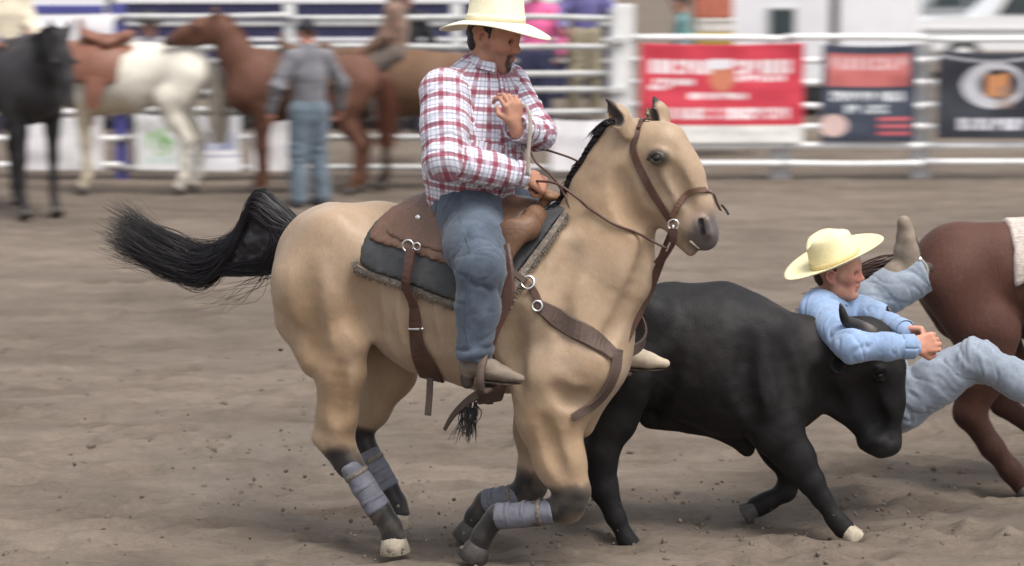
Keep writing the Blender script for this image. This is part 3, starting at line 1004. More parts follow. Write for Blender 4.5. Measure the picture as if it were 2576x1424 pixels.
def hand_prims(B, w, d, pn, curl=1.0, s=1.0, thumb=1, spread=.0):
    """hand at wrist w pointing along d, palm facing pn; curl 0 = flat .. 1 = fist"""
    d = unit(d); pn = unit(pn - d * np.dot(pn, d)); x = np.cross(d, pn) * thumb
    pl = .085 * s
    for i in range(4):
        off = x * (.030 - .020 * i) * s
        B.cone(w + d * .01 * s + off * .7, w + d * pl * (1 - .06 * abs(i - 1)) + off, .015 * s, .0125 * s, .012)
    for i in range(4):
        off = x * (.030 - .020 * i) * s * (1 + spread)
        a = w + d * pl * (1 - .06 * abs(i - 1)) + off
        L_ = (.042, .046, .043, .034)[i] * s
        ang = 0
        for j in range(3):
            ang += curl * (1.25, 1.45, .9)[j]
            b = a + (d * math.cos(ang) + pn * math.sin(ang)) * L_ * (1, .7, .55)[j]
            B.cone(a, b, .0100 * s, .0088 * s, .004)
            a = b
    t0 = w + d * .028 * s + x * .030 * s
    t1 = t0 + (d * .65 + x * .6 + pn * .45) * .042 * s
    t2 = t1 + (d * .8 - x * .25 * curl + pn * .6 * curl) * .032 * s
    B.cone(t0, t1, .015 * s, .011 * s, .010); B.cone(t1, t2, .0105 * s, .009 * s, .004)
    B.cone(w - d * .03 * s, w + d * .02 * s, .026 * s, .022 * s, .02, pn, .75)

def hat(parent, c, f, u, m, band=M_BAND, s=1.0, brim=(.215, .165), crown_h=.125, roll=.05, dip=.03, crease=.03, name="hat"):
    """felt-style western hat: c = middle of the sweatband, f = front, u = up"""
    f = unit(f); u = unit(u - f * np.dot(u, f)); r = np.cross(f, u)
    seg, v, fa = 56, [], []
    hw, hl = .088 * s, .109 * s
    rows = []
    for k in range(9):                                                       # brim from the edge inwards
        q = 1 - k / 8
        rows.append(('b', q))
    for k in range(1, 9):
        rows.append(('c', k / 8))
    for k in range(1, 6):
        rows.append(('t', k / 5))
    for kind, q in rows:
        for j in range(seg):
            a = 2 * np.pi * j / seg
            ca, sa = math.cos(a), math.sin(a)
            if kind == 'b':
                L_ = hl + (brim[0] * s - hl) * q; W_ = hw + (brim[1] * s - hw) * q
                z = roll * s * abs(sa) ** 1.6 * q ** 1.7 - dip * s * abs(ca) ** 2 * q ** 1.4 * (1.0 if ca > 0 else .8)
                v.append(c + f * L_ * ca + r * W_ * sa + u * z)
            else:
                hh = crown_h * s * (1 if kind == 't' else q)
                tp = 1 - .16 * (1 if kind == 't' else q) - (0 if kind == 't' else .0)
                if kind == 'c' and q > .8: tp -= .10 * ((q - .8) / .2) ** 2
                k2 = 1.0
                if kind == 't': tp = (tp - .10) * (1 - q); k2 = 1
                x, y = hl * ca * tp, hw * sa * tp
                z = hh
                dent = math.exp(-(y / (.022 * s)) ** 2) * crease * s * (1.0 if kind == 't' else max(0, (q - .75) / .25))
                fr = math.exp(-((x - .07 * s) / (.035 * s)) ** 2)
                pinch = fr * (1 if kind == 't' else max(0, (q - .35) / .65))
                z = z - dent - .018 * s * fr * (1 if kind == 't' else max(0, (q - .7) / .3)) + .004 * s * math.cos(a)
                y = y * (1 - .28 * pinch)
                v.append(c + f * x + r * y + u * z)
    nr = len(rows)
    for i in range(nr - 1):
        for j in range(seg):
            k = (j + 1) % seg
            fa.append((i * seg + j, i * seg + k, (i + 1) * seg + k, (i + 1) * seg + j))
    fa.append(tuple((nr - 1) * seg + j for j in range(seg)))
    o = obj(name, v, fa, m, parent)
    sm = o.modifiers.new("thickness", 'SOLIDIFY'); sm.thickness = .004 * s; sm.offset = 0
    bv, bf = [], []
    for i, (q, e) in enumerate(((.02, .002), (.02, .005), (.20, .005), (.20, .002))):
        for j in range(40):
            a = 2 * np.pi * j / 40
            tp = 1 - .16 * q
            bv.append(c + f * (hl * tp + e) * math.cos(a) + r * (hw * tp + e) * math.sin(a) + u * crown_h * s * q)
    for i in range(3):
        for j in range(40):
            k = (j + 1) % 40
            bf.append((i * 40 + j, i * 40 + k, (i + 1) * 40 + k, (i + 1) * 40 + j))
    obj("hat_band", bv, bf, band, o)
    return o

def boot(parent, ankle, toe, shaft_top, m, s=1.0, sole=True, name="boot", toe_w=1.0, fat=1.0):
    """western boot: shaft, foot with pointed toe, heel"""
    B = Body()
    d = unit(toe - ankle); up = unit(shaft_top - ankle)
    up2 = unit(up - d * np.dot(up, d)); side = np.cross(d, up2)
    B.chain([(shaft_top, .062 * s), (ankle + up * .05, .052 * s * fat), (ankle, .050 * s * fat)], .02)
    B.cone(ankle - up2 * .01 - d * .03 * s, ankle + d * .07 * s - up2 * .022 * s, .050 * s * fat, .048 * s * fat, .02)
    B.cone(ankle + d * .06 * s - up2 * .026 * s, ankle + d * .13 * s - up2 * .036 * s, .050 * s * fat, .042 * s * fat, .02, up2, .86)
    B.cone(ankle + d * .13 * s - up2 * .036 * s, ankle + d * .205 * s - up2 * .044 * s, .042 * s * fat, .023 * s * toe_w, .015, up2, .82)
    B.cone(ankle - d * .045 * s - up2 * .035 * s, ankle - d * .035 * s - up2 * .055 * s, .034 * s, .032 * s, .015)
    v, f = B.mesh(.007, relax=2)
    v = v + vert_normals(v, f) * (.0025 * fbm(v * 22, 5, 2))[:, None]
    o = obj(name, v, f, m, parent)
    if sole:
        S = Body()
        S.cone(ankle + d * .05 * s - up2 * .078 * s, ankle + d * .14 * s - up2 * .076 * s, .045 * s, .036 * s, .005, up2, .16)
        S.cone(ankle + d * .14 * s - up2 * .076 * s, ankle + d * .21 * s - up2 * .066 * s, .036 * s, .016 * s, .005, up2, .16)
        S.cone(ankle - d * .04 * s - up2 * .075 * s, ankle - d * .036 * s - up2 * .10 * s, .034 * s, .029 * s, .005)
        v, f = S.mesh(.006, relax=1)
        obj("sole", v, f, M_SOLE, o)
    return o

def skin_colors(v, base, layers):
    col = np.tile(np.array(base, float), (len(v), 1))
    col *= (1 + .10 * fbm(v * 18, 3, 2))[:, None]
    for mask, c in layers:
        col = col * (1 - mask[:, None]) + np.array(c) * mask[:, None]
    return np.clip(col, 0, 1)

# ================================================================== tack on the buckskin
M_LEATHER = mat("brown_saddle_leather", (0.142, 0.078, 0.050), rough=0.42, var=0.22, nscale=7, bump=0.18, bscale=90, spec=0.45, var2=0.12, n2=40)
M_LEATHER_RED = mat("chestnut_strap_leather", (0.075, 0.036, 0.026), rough=0.45, var=0.25, nscale=14, bump=0.2, bscale=120, spec=0.4)
M_LEATHER_GREY = mat("worn_breast_leather", (0.088, 0.060, 0.048), rough=0.6, var=0.25, nscale=10, bump=0.25, bscale=110, spec=0.3)
M_PAD = mat("black_saddle_pad", (0.055, 0.057, 0.059), rough=0.65, var=0.3, nscale=9, bump=0.3, bscale=150, spec=0.3)
M_FLEECE = mat("grey_fleece_fringe", (0.20, 0.17, 0.14), rough=0.95, var=0.5, nscale=90, bump=0.6, bscale=180)
M_RAWHIDE = mat("tan_saddle_fork", (0.24, 0.125, 0.062), rough=0.45, var=0.2, nscale=9, bump=0.15, bscale=80, spec=0.4)
M_STEEL = mat("bright_steel", (0.75, 0.74, 0.72), rough=0.22, var=0.05, metal=1.0)
M_ROPE = mat("pale_rope", (0.45, 0.38, 0.33), rough=0.8, var=0.2, nscale=60)
M_LEGBOOT = mat("grey_leg_boot", (0.165, 0.165, 0.195), rough=0.75, var=0.2, nscale=14, bump=0.25, bscale=150)

M_FORK = mat('fork_leather', (0.135, 0.072, 0.042), rough=0.5, var=0.3, nscale=9, bump=0.25, bscale=70, spec=0.35)

def poly_sdf(poly, x, y):
    d = np.full(x.shape, 1e9); s = np.ones(x.shape)
    n = len(poly)
    for i in range(n):
        ax, ay = poly[i]; bx, by = poly[i - 1]
        ex, ey = bx - ax, by - ay
        wx, wy = x - ax, y - ay
        t = np.clip((wx * ex + wy * ey) / (ex * ex + ey * ey + 1e-12), 0, 1)
        d = np.minimum(d, (wx - ex * t) ** 2 + (wy - ey * t) ** 2)
        c1, c2, c3 = y >= ay, y < by, ex * wy > ey * wx
        fl = (c1 & c2 & c3) | (~c1 & ~c2 & ~c3)
        s = np.where(fl, -s, s)
    return s * np.sqrt(d)

def trunk_body():
    n = H.n; B = Body()
    def ch(pts, k=0.04, flat=1.0):
        q = []
        for px, py, r, lat in pts:
            p = H(px, py, lat); q.append((p, r * H.m(p)))
        B.chain(q, k, n, flat)
    ch([(838, 662, 150, 0), (960, 668, 150, 0)], .06, .86)
    ch([(960, 668, 150, 0), (1100, 730, 208, 0), (1250, 765, 216, 0), (1390, 800, 188, 0)], .08, .74)
    ch([(1390, 800, 188, 0), (1478, 895, 112, 0)], .08, .86)
    ch([(1130, 600, 80, 0), (1400, 610, 70, 0)], .10, .6)
    ch([(1430, 770, 180, 0), (1500, 668, 150, 0)], .08, .72)
    for s in (1, -1):
        ch([(1400, 640, 70, .09 * s), (1450, 900, 88, .15 * s)], .07, .7)
        ch([(845, 620, 105, .11 * s), (800, 720, 112, .15 * s)], .07, .8)
    return B

def spine_xy(p):
    q = p - H.p0
    return q @ H.u, p[..., 2]

def saddle_layer(pix, iso, h=.011, hollow=True):
    """a shell laid over the horse's back: its near-side outline is given by the measured points, mirrored to the far side"""
    B = trunk_body()
    poly = []
    for x, y in smooth_path([(a, b, 0) for a, b in pix], 4)[:, :2]:
        hit = HBVH.ray_cast(Vector(EYE), Vector(unit(ray(x, y))))
        p = np.array(hit[0]) if hit[0] is not None else H(x, y, 0.05)
        t, z = spine_xy(p)
        poly.append((float(t), float(z)))
    poly = [(poly[0][0], 2.4)] + poly + [(poly[-1][0], 2.4)]
    def cut(g):
        t, z = spine_xy(g)
        return poly_sdf(poly, t, z)
    ts = [a for a, b in poly]; zs = [b for a, b in poly]
    c0 = H.p0 + H.u * min(ts); c1 = H.p0 + H.u * max(ts)
    lo = np.minimum(c0, c1) - V(.45, .45, 0); hi = np.maximum(c0, c1) + V(.45, .45, 0)
    lo[2] = min(zs) - .05; hi[2] = 2.1
    return B.mesh(h, relax=2, iso=iso, cut=cut, clip=(lo, hi))

def build_saddle():
    base = H(1170, 700)
    t = thing("saddle", "brown leather stock saddle under the rider in plaid on the buckskin horse", "saddle", base)
    # skirt: back corner, lower edge, up to the fork
    v, f = saddle_layer([(1022, 505), (968, 545), (938, 590), (950, 606), (1040, 632), (1150, 670), (1222, 690), (1246, 650), (1305, 585), (1358, 520)], .044)
    v = v + vert_normals(v, f) * (.004 * fbm(v * V(9, 9, 14), 5, 2))[:, None]
    obj("skirt", v, f, M_LEATHER, t)
    v, f = saddle_layer([(1060, 500), (1010, 545), (985, 582), (1050, 612), (1150, 640), (1250, 640), (1300, 575), (1345, 520)], .054)
    jk = obj("seat_jockey", v, f, M_LEATHER, t)
    n, u = H.n, H.u
    # cantle, seat, fork, horn
    B = Body()
    for i in range(9):
        a = math.radians(-58 + 116 * i / 8); a2 = math.radians(-58 + 116 * (i + 1) / 8)
        c = H(1112, 548)
        if i < 8:
            q = lambda w: c + n * .19 * math.sin(w) + V(0, 0, 1) * (.10 * math.cos(w) - .03) + u * (.05 * math.cos(w) - .05) * -1
            B.cone(q(a), q(a2), .022, .022, .02)
            B.cone(q(a) - V(0, 0, .06) + u * .03, q(a2) - V(0, 0, .06) + u * .03, .03, .03, .05)
    B.cone(H(1100, 535), H(1260, 545), .10, .11, .08, V(0, 0, 1), .4)
    v, f = B.mesh(.01, relax=2)
    obj("cantle", v, f, M_LEATHER, t)
    B = Body()
    B.cone(H(1346, 552, .10), H(1346, 552, -.10), .052, .052, .05, u, .8)
    for s in (1, -1):
        B.cone(H(1346, 555, .10 * s), H(1330, 572, .19 * s), .050, .040, .05, u, .85)
        B.cone(H(1330, 572, .19 * s), H(1285, 590, .245 * s), .042, .052, .06, n, .5)
        B.cone(H(1285, 590, .245 * s), H(1272, 640, .275 * s), .045, .040, .06, n, .3)
    v, f = B.mesh(.01, relax=2)
    obj("fork", v, f, M_FORK, t)
    hn = H(1378, 492)
    B = Body(); B.cone(H(1356, 535), hn, .028, .022, .02); B.cone(hn, hn + u * .01, .042, .042, .02, unit(V(0, 0, 1) + u * .25), .45)
    v, f = B.mesh(.008, relax=2)
    obj("horn", v, f, M_RAWHIDE, t)
    # fender and stirrup leather hanging along the near leg, then the far one
    for s in (1, -1):
        if s > 0:
            pts = [H(1245, 620, .30), H(1252, 700, .345), H(1245, 790, .36), H(1222, 880, .375), H(1205, 925, .38)]
        else:
            pts = [H(1395, 600, -.29), H(1430, 700, -.31), H(1490, 790, -.33), H(1535, 850, -.34), H(1560, 880, -.35)]
        sp = smooth_path(pts, 6)
        v, f = strap(sp, np.tile(n * s, (len(sp), 1)), np.interp(np.linspace(0, 1, len(sp)), [0, .35, .6, 1], [.13, .15, .07, .045]), .006)
        obj("fender", v, f, M_LEATHER_RED, t, smooth=False)
        c = H(1225, 945, .385) if s > 0 else H(1580, 905, -.35)
        # stirrup: two side bars and a flat tread
        w = .068
        top, bl, br = c + V(0, 0, .085), c - n * w * s * 0 + n * w - V(0, 0, .05), c - n * w - V(0, 0, .05)
        sp = smooth_path([br + u * .0, br + V(0, 0, .06) - n * .006, top - n * .03, top + n * .03, bl + V(0, 0, .06) + n * .006, bl], 6)
        sv, sf = strap(sp, np.array([unit(q - (c + V(0, 0, .01))) for q in sp]), .035, .008)
        st = obj("stirrup", sv, sf, M_STEEL if s < 0 else M_LEATHER_GREY, t)
        bx = box(c - V(0, 0, .052), (.075, .014, .014), 0)
        R_ = np.stack([u, n, V(0, 0, 1)], 1)
        bv2, bf2 = box((0, 0, 0), (.055, 2 * w + .012, .014), .003)
        bv2 = bv2 @ R_.T + (c - V(0, 0, .052))
        obj("tread", bv2, bf2, M_LEATHER_GREY, st)
    # rear cinch: strap from the skirt ring down round the belly
    P_, N_ = drape(HBVH, [(1050, 640), (1046, 720), (1048, 800), (1058, 880), (1085, 940), (1105, 968)], .012, 6)
    yy = np.linspace(0, 1, len(P_)); P_ += N_ * (.056 * (1 - sstep(yy, .18, .42)))[:, None]
    far = [H(1120, 990, .0), H(1140, 978, -.12)]
    v, f = strap(P_, N_, np.interp(np.linspace(0, 1, len(P_)), [0, .4, .55, 1], [.045, .047, .070, .12]), .007)
    obj("rear_cinch", v, f, M_LEATHER_RED, t, smooth=False)
    q, nq = drape(HBVH, [(1030, 822), (1050, 823), (1068, 822)], .02, 4)
    v, f = strap(q, nq, .010, .006); obj("cinch_keeper", v, f, M_STEEL, t)
    # billet end hanging below
    sp = smooth_path([H(1082, 950, .16), H(1080, 1000, .17), H(1076, 1045, .18)], 5)
    v, f = strap(sp, np.tile(n, (len(sp), 1)), .03, .005); obj("billet_end", v, f, M_LEATHER_GREY, t, smooth=False)
    # front cinch under the chest with mohair strands
    sp = smooth_path([H(1250, 930, .30), H(1235, 985, .22), H(1232, 1008, .0), H(1240, 985, -.22)], 7)
    v, f = strap(sp, np.array([unit(V(0, 0, -1) * (1 - abs(a)) + n * a) for a in np.linspace(1, -1, len(sp))]), .11, .01)
    obj("front_cinch", v, f, M_LEATHER_GREY, t, smooth=False)
    # connecting strap and tassel swinging under the belly
    sp = smooth_path([H(1215, 985, .18), H(1175, 1010, .17), H(1140, 1045, .16), H(1118, 1082, .15)], 6)
    v, f = strap(sp, np.tile(unit(n + V(0, 0, .3)), (len(sp), 1)), np.linspace(.042, .016, len(sp)), .006); obj("hanging_strap", v, f, M_LEATHER_GREY, t, smooth=False)
    rng = np.random.default_rng(5)
    gs = []
    for i in range(60):
        a = H(1185 + rng.uniform(-25, 15), 1020 + rng.uniform(-10, 10), .15 + rng.uniform(-.02, .02))
        gs.append([a, a + V(rng.normal(0, .01), 0, -.05), a + V(rng.normal(-.01, .02), rng.normal(0, .01), -.11 - rng.uniform(0, .04))])
    v, f = strands(None, gs, 4, .003, .0012); o = obj("tassel", v, f, M_PAD, t); o["kind"] = "stuff"
    # silver: conchos and rings
    for x, y, r, ir in ((1052, 548, .014, .0), (1042, 630, .024, .005), (1064, 633, .015, .004)):
        hit = bvh_of(np.array([tuple(q.co) for q in jk.data.vertices]) + BASE[t.name], [tuple(q.vertices) for q in jk.data.polygons]).ray_cast(Vector(EYE), Vector(unit(ray(x, y))))
        c = np.array(hit[0]) if hit[0] is not None else drape(HBVH, [(x, y), (x + 1, y), (x + 2, y)], .058, 1)[0][0]
        if ir: v, f = ring_shape(c - n * -.006, n, r, ir)
        else: v, f = lathe(c, [(r, 0), (r * .9, .006), (r * .3, .009), (.0005, .009)], 16, n)
        obj("ring" if ir else "concho", v, f, M_STEEL, t)
    # latigo hanging from the front rigging
    P_, N_ = drape(HBVH, [(1352, 560), (1310, 620), (1280, 670), (1262, 720)], .066, 5)
    v, f = strap(P_, N_, .032, .006); obj("latigo", v, f, M_RAWHIDE, t, smooth=False)
    return t
SADDLE = build_saddle()

def build_pad():
    t = thing("saddle_pad", "black saddle pad with grey fringed edge under the brown saddle", "saddle pad", H(1170, 760))
    v, f = saddle_layer([(1010, 512), (945, 565), (906, 630), (915, 668), (1040, 712), (1150, 752), (1255, 768), (1300, 690), (1370, 600), (1425, 525)], .030)
    v = v + vert_normals(v, f) * (.003 * fbm(v * V(12, 12, 18), 15, 2))[:, None]
    o = obj("pad", v, f, M_PAD, t)
    bv = bvh_of(v, f)
    edge, en = drape(HBVH, [(893, 655), (905, 672), (1040, 722), (1150, 764), (1258, 782)], .016, 10)
    sv, sf = strap(edge, en, .024, .008)
    obj("binding", sv, sf, M_FLEECE, t, smooth=False)
    edge2, en2 = drape(HBVH, [(1270, 778), (1312, 700), (1384, 604), (1432, 540)], .014, 8)
    sv, sf = strap(edge2, en2, .03, .012)
    obj("fleece_edge", sv, sf, M_FLEECE, t, smooth=False)
    rng = np.random.default_rng(9); gs = []
    for e, nn_ in ((edge, en), (edge2, en2)):
        for i in range(330 if e is edge else 200):
            j = rng.uniform(0, len(e) - 1.01); c = e[int(j)] * (1 - j % 1) + e[int(j) + 1] * (j % 1); m_ = nn_[int(j)]
            dn = V(0, 0, -1) if e is edge else unit(H.u * .8 - V(0, 0, .6))
            dn = unit(dn - m_ * np.dot(dn, m_) * .9)
            gs.append([c + m_ * .006, c + m_ * .009 + dn * .016, c + m_ * .005 + dn * rng.uniform(.022, .034) + rng.normal(0, .003, 3)])
    v, f = strands(None, gs, 3, .0028, .0014); o = obj("fringe", v, f, M_FLEECE, t); o["kind"] = "stuff"
build_pad()

def build_breast_collar():
    t = thing("breast_collar", "brown leather breast collar with steel ring across the buckskin's chest", "breast collar", H(1450, 900))
    n, u = H.n, H.u
    def st(pix, w, off=.006, m=M_LEATHER_GREY, name="strap", k=6):
        P_, N_ = drape(HBVH, pix, off, k)
        v, f = strap(P_, N_, w, .008); return obj(name, v, f, m, t, smooth=False)
    st([(1275, 672), (1300, 694), (1325, 712)], .026, .022)
    st([(1335, 720), (1350, 745), (1358, 775)], .030, .010, M_LEATHER_RED)
    st([(1352, 768), (1420, 812), (1490, 852), (1540, 893)], np.interp(np.linspace(0, 1, 19), [0, .2, .8, 1], [.05, .078, .084, .066]), .008, name="chest_band")
    st([(1548, 880), (1545, 930), (1520, 985), (1480, 1025), (1438, 1050)], np.interp(np.linspace(0, 1, 25), [0, .3, 1], [.07, .055, .035]), .008, name="belly_strap")
    # far side, wrapping round the breast
    c = H(1556, 895, 0.0)
    sp = smooth_path([H(1552, 893, .06), H(1583, 885, .0), H(1612, 868, -.08), H(1622, 840, -.16), H(1606, 800, -.24), H(1560, 740, -.30)], 6)
    cen = H(1450, 850, 0)
    v, f = strap(sp, np.array([unit((q - cen) * V(1, 1, .1)) for q in sp]), .05, .008); obj("chest_band", v, f, M_LEATHER_GREY, t, smooth=False)
    q, nq = drape(HBVH, [(1330, 714), (1331, 715), (1332, 716)], .02, 1)
    v, f = ring_shape(q[0], nq[0], .026, .0062); obj("ring", v, f, M_STEEL, t)
    q, nq = drape(HBVH, [(1353, 770), (1354, 771), (1355, 772)], .02, 1)
    v, f = ring_shape(q[0], nq[0], .020, .0045); obj("buckle", v, f, M_STEEL, t)
    return t
build_breast_collar()

def build_bridle():
    t = thing("bridle", "brown leather bridle with noseband and tie-down on the buckskin's head", "bridle", H(1680, 560))
    def st(pix, w, off=.006, m=M_LEATHER_RED, name="strap", k=6, th=.006):
        P_, N_ = drape(HBVH, pix, off, k)
        v, f = strap(P_, N_, w, th); return obj(name, v, f, m, t, smooth=False)
    st([(1606, 322), (1603, 340), (1594, 365), (1600, 400), (1628, 460), (1662, 515), (1690, 556)], np.interp(np.linspace(0, 1, 37), [0, .2, .4, 1], [.018, .020, .030, .032]), .006, name="cheek_strap")
    sp = smooth_path([H(1606, 322, .075), H(1612, 304, .05), H(1622, 300, 0), H(1640, 306, -.06)], 5)
    v, f = strap(sp, np.tile(V(0, 0, 1), (len(sp), 1)), .018, .005); obj("crown_piece", v, f, M_LEATHER_RED, t, smooth=False)
    st([(1692, 545), (1712, 505), (1742, 480), (1772, 478)], .024, .007, M_LEATHER, "noseband")
    sp = smooth_path([H(1775, 478, .03), H(1792, 486, -.03), H(1800, 505, -.07), H(1812, 530, -.095)], 5)
    v, f = strap(sp, np.array([unit(q - H(1745, 520, 0)) for q in sp]), .022, .005); obj("noseband", v, f, M_LEATHER, t, smooth=False)
    sp = smooth_path([H(1815, 515, -.11), H(1826, 528, -.12), H(1833, 540, -.12)], 4)
    v, f = tube(sp, .005); obj("rein_end", v, f, M_BAND, t)
    # bit shank and ring
    b0 = H(1690, 560, .085)
    v, f = ring_shape(H(1694, 566, .09), H.n, .022, .004); obj("bit_ring", v, f, M_STEEL, t)
    v, f = tube(smooth_path([H(1694, 566, .09), H(1690, 600, .09), H(1676, 632, .085)], 5), .005); obj("bit_shank", v, f, M_STEEL, t)
    sp = smooth_path([H(1694, 575, .092), H(1692, 605, .09), H(1672, 640, .06), H(1652, 665, .03)], 6)
    v, f = strap(sp, np.tile(H.n, (len(sp), 1)), .034, .007); obj("curb_strap", v, f, M_LEATHER_RED, t, smooth=False)
    # tie-down from the noseband to the chest
    sp = smooth_path([H(1694, 580, .05), H(1665, 650, .02), H(1635, 730, .0), H(1600, 810, .02), H(1562, 892, .06)], 8)
    v, f = strap(sp, np.tile(unit(H.n + H.u * .4), (len(sp), 1)), np.interp(np.linspace(0, 1, len(sp)), [0, .5, 1], [.036, .034, .016]), .006)
    obj("tie_down", v, f, M_LEATHER_RED, t, smooth=False)
    # reins
    P_, N_ = drape(HBVH, [(1480, 520), (1540, 562), (1600, 590)], .012, 6)
    hand = H(1345, 455, .10)
    sp = smooth_path([hand, H(1400, 462, .12), H(1452, 498, .13)] + list(P_[::3]) + [H(1640, 606, .10), H(1678, 626, .088)], 5)
    v, f = tube(sp, .0055, 6); obj("rein", v, f, M_LEATHER_RED, t)
    sp = smooth_path([H(1345, 370, -.02), H(1400, 385, -.12), H(1460, 410, -.15), H(1530, 470, -.17), H(1640, 590, -.12)], 6)
    v, f = tube(sp, .005, 6); obj("rein", v, f, M_LEATHER_RED, t)
    sp = smooth_path([H(1330, 372, .03), H(1350, 410, .05), H(1385, 440, .06), H(1420, 490, .05), H(1440, 540, .08)], 6)
    v, f = tube(sp, .005, 6); obj("rein", v, f, M_LEATHER_RED, t)
    return t
build_bridle()

def build_leg_boots():
    specs = ((.15, [(884, 1172), (915, 1222), (950, 1278)], "near hind leg, below the hock"), (-.15, [(926, 1140), (948, 1180), (972, 1224)], "far hind leg"),
             (.18, [(1390, 1285), (1320, 1295), (1258, 1298)], "near foreleg, folded back"), (-.16, [(1305, 1247), (1265, 1255), (1228, 1262)], "far foreleg, behind the other"))
    for lat, pts, where in specs:
        q = [H(x, y, lat) for x, y in pts]
        B = Body()
        B.chain([(q[0], .054), (q[1], .050), (q[2], .056)], .02)
        d = unit(q[2] - q[0])
        cut = lambda g: np.maximum((g - q[2]) @ d - .012, -((g - q[0]) @ d) - .012)
        v, f = B.mesh(.008, relax=2, cut=cut)
        v = v + vert_normals(v, f) * (.002 * fbm(v * 30, 6, 2))[:, None]
        t = thing("leg_boot", "grey padded sport boot on the buckskin's " + where, "leg boot", q[1], "leg boots of the buckskin horse")
        obj("wrap", v, f, M_LEGBOOT, t)
        for k in (.2, .5, .8):
            c = q[0] * (1 - k) + q[2] * k
            rv, rf = [], []
            a = unit(np.cross(d, H.n)); b = np.cross(d, a)
            sp = np.array([c + (a * math.cos(w) + b * math.sin(w)) * .0545 for w in np.linspace(0, 2 * np.pi, 21)])
            rv, rf = strap(sp, sp - c, .020, .0015)
            obj("fastening", rv, rf, M_LEGBOOT if k != .2 else M_FLEECE, t)
build_leg_boots()
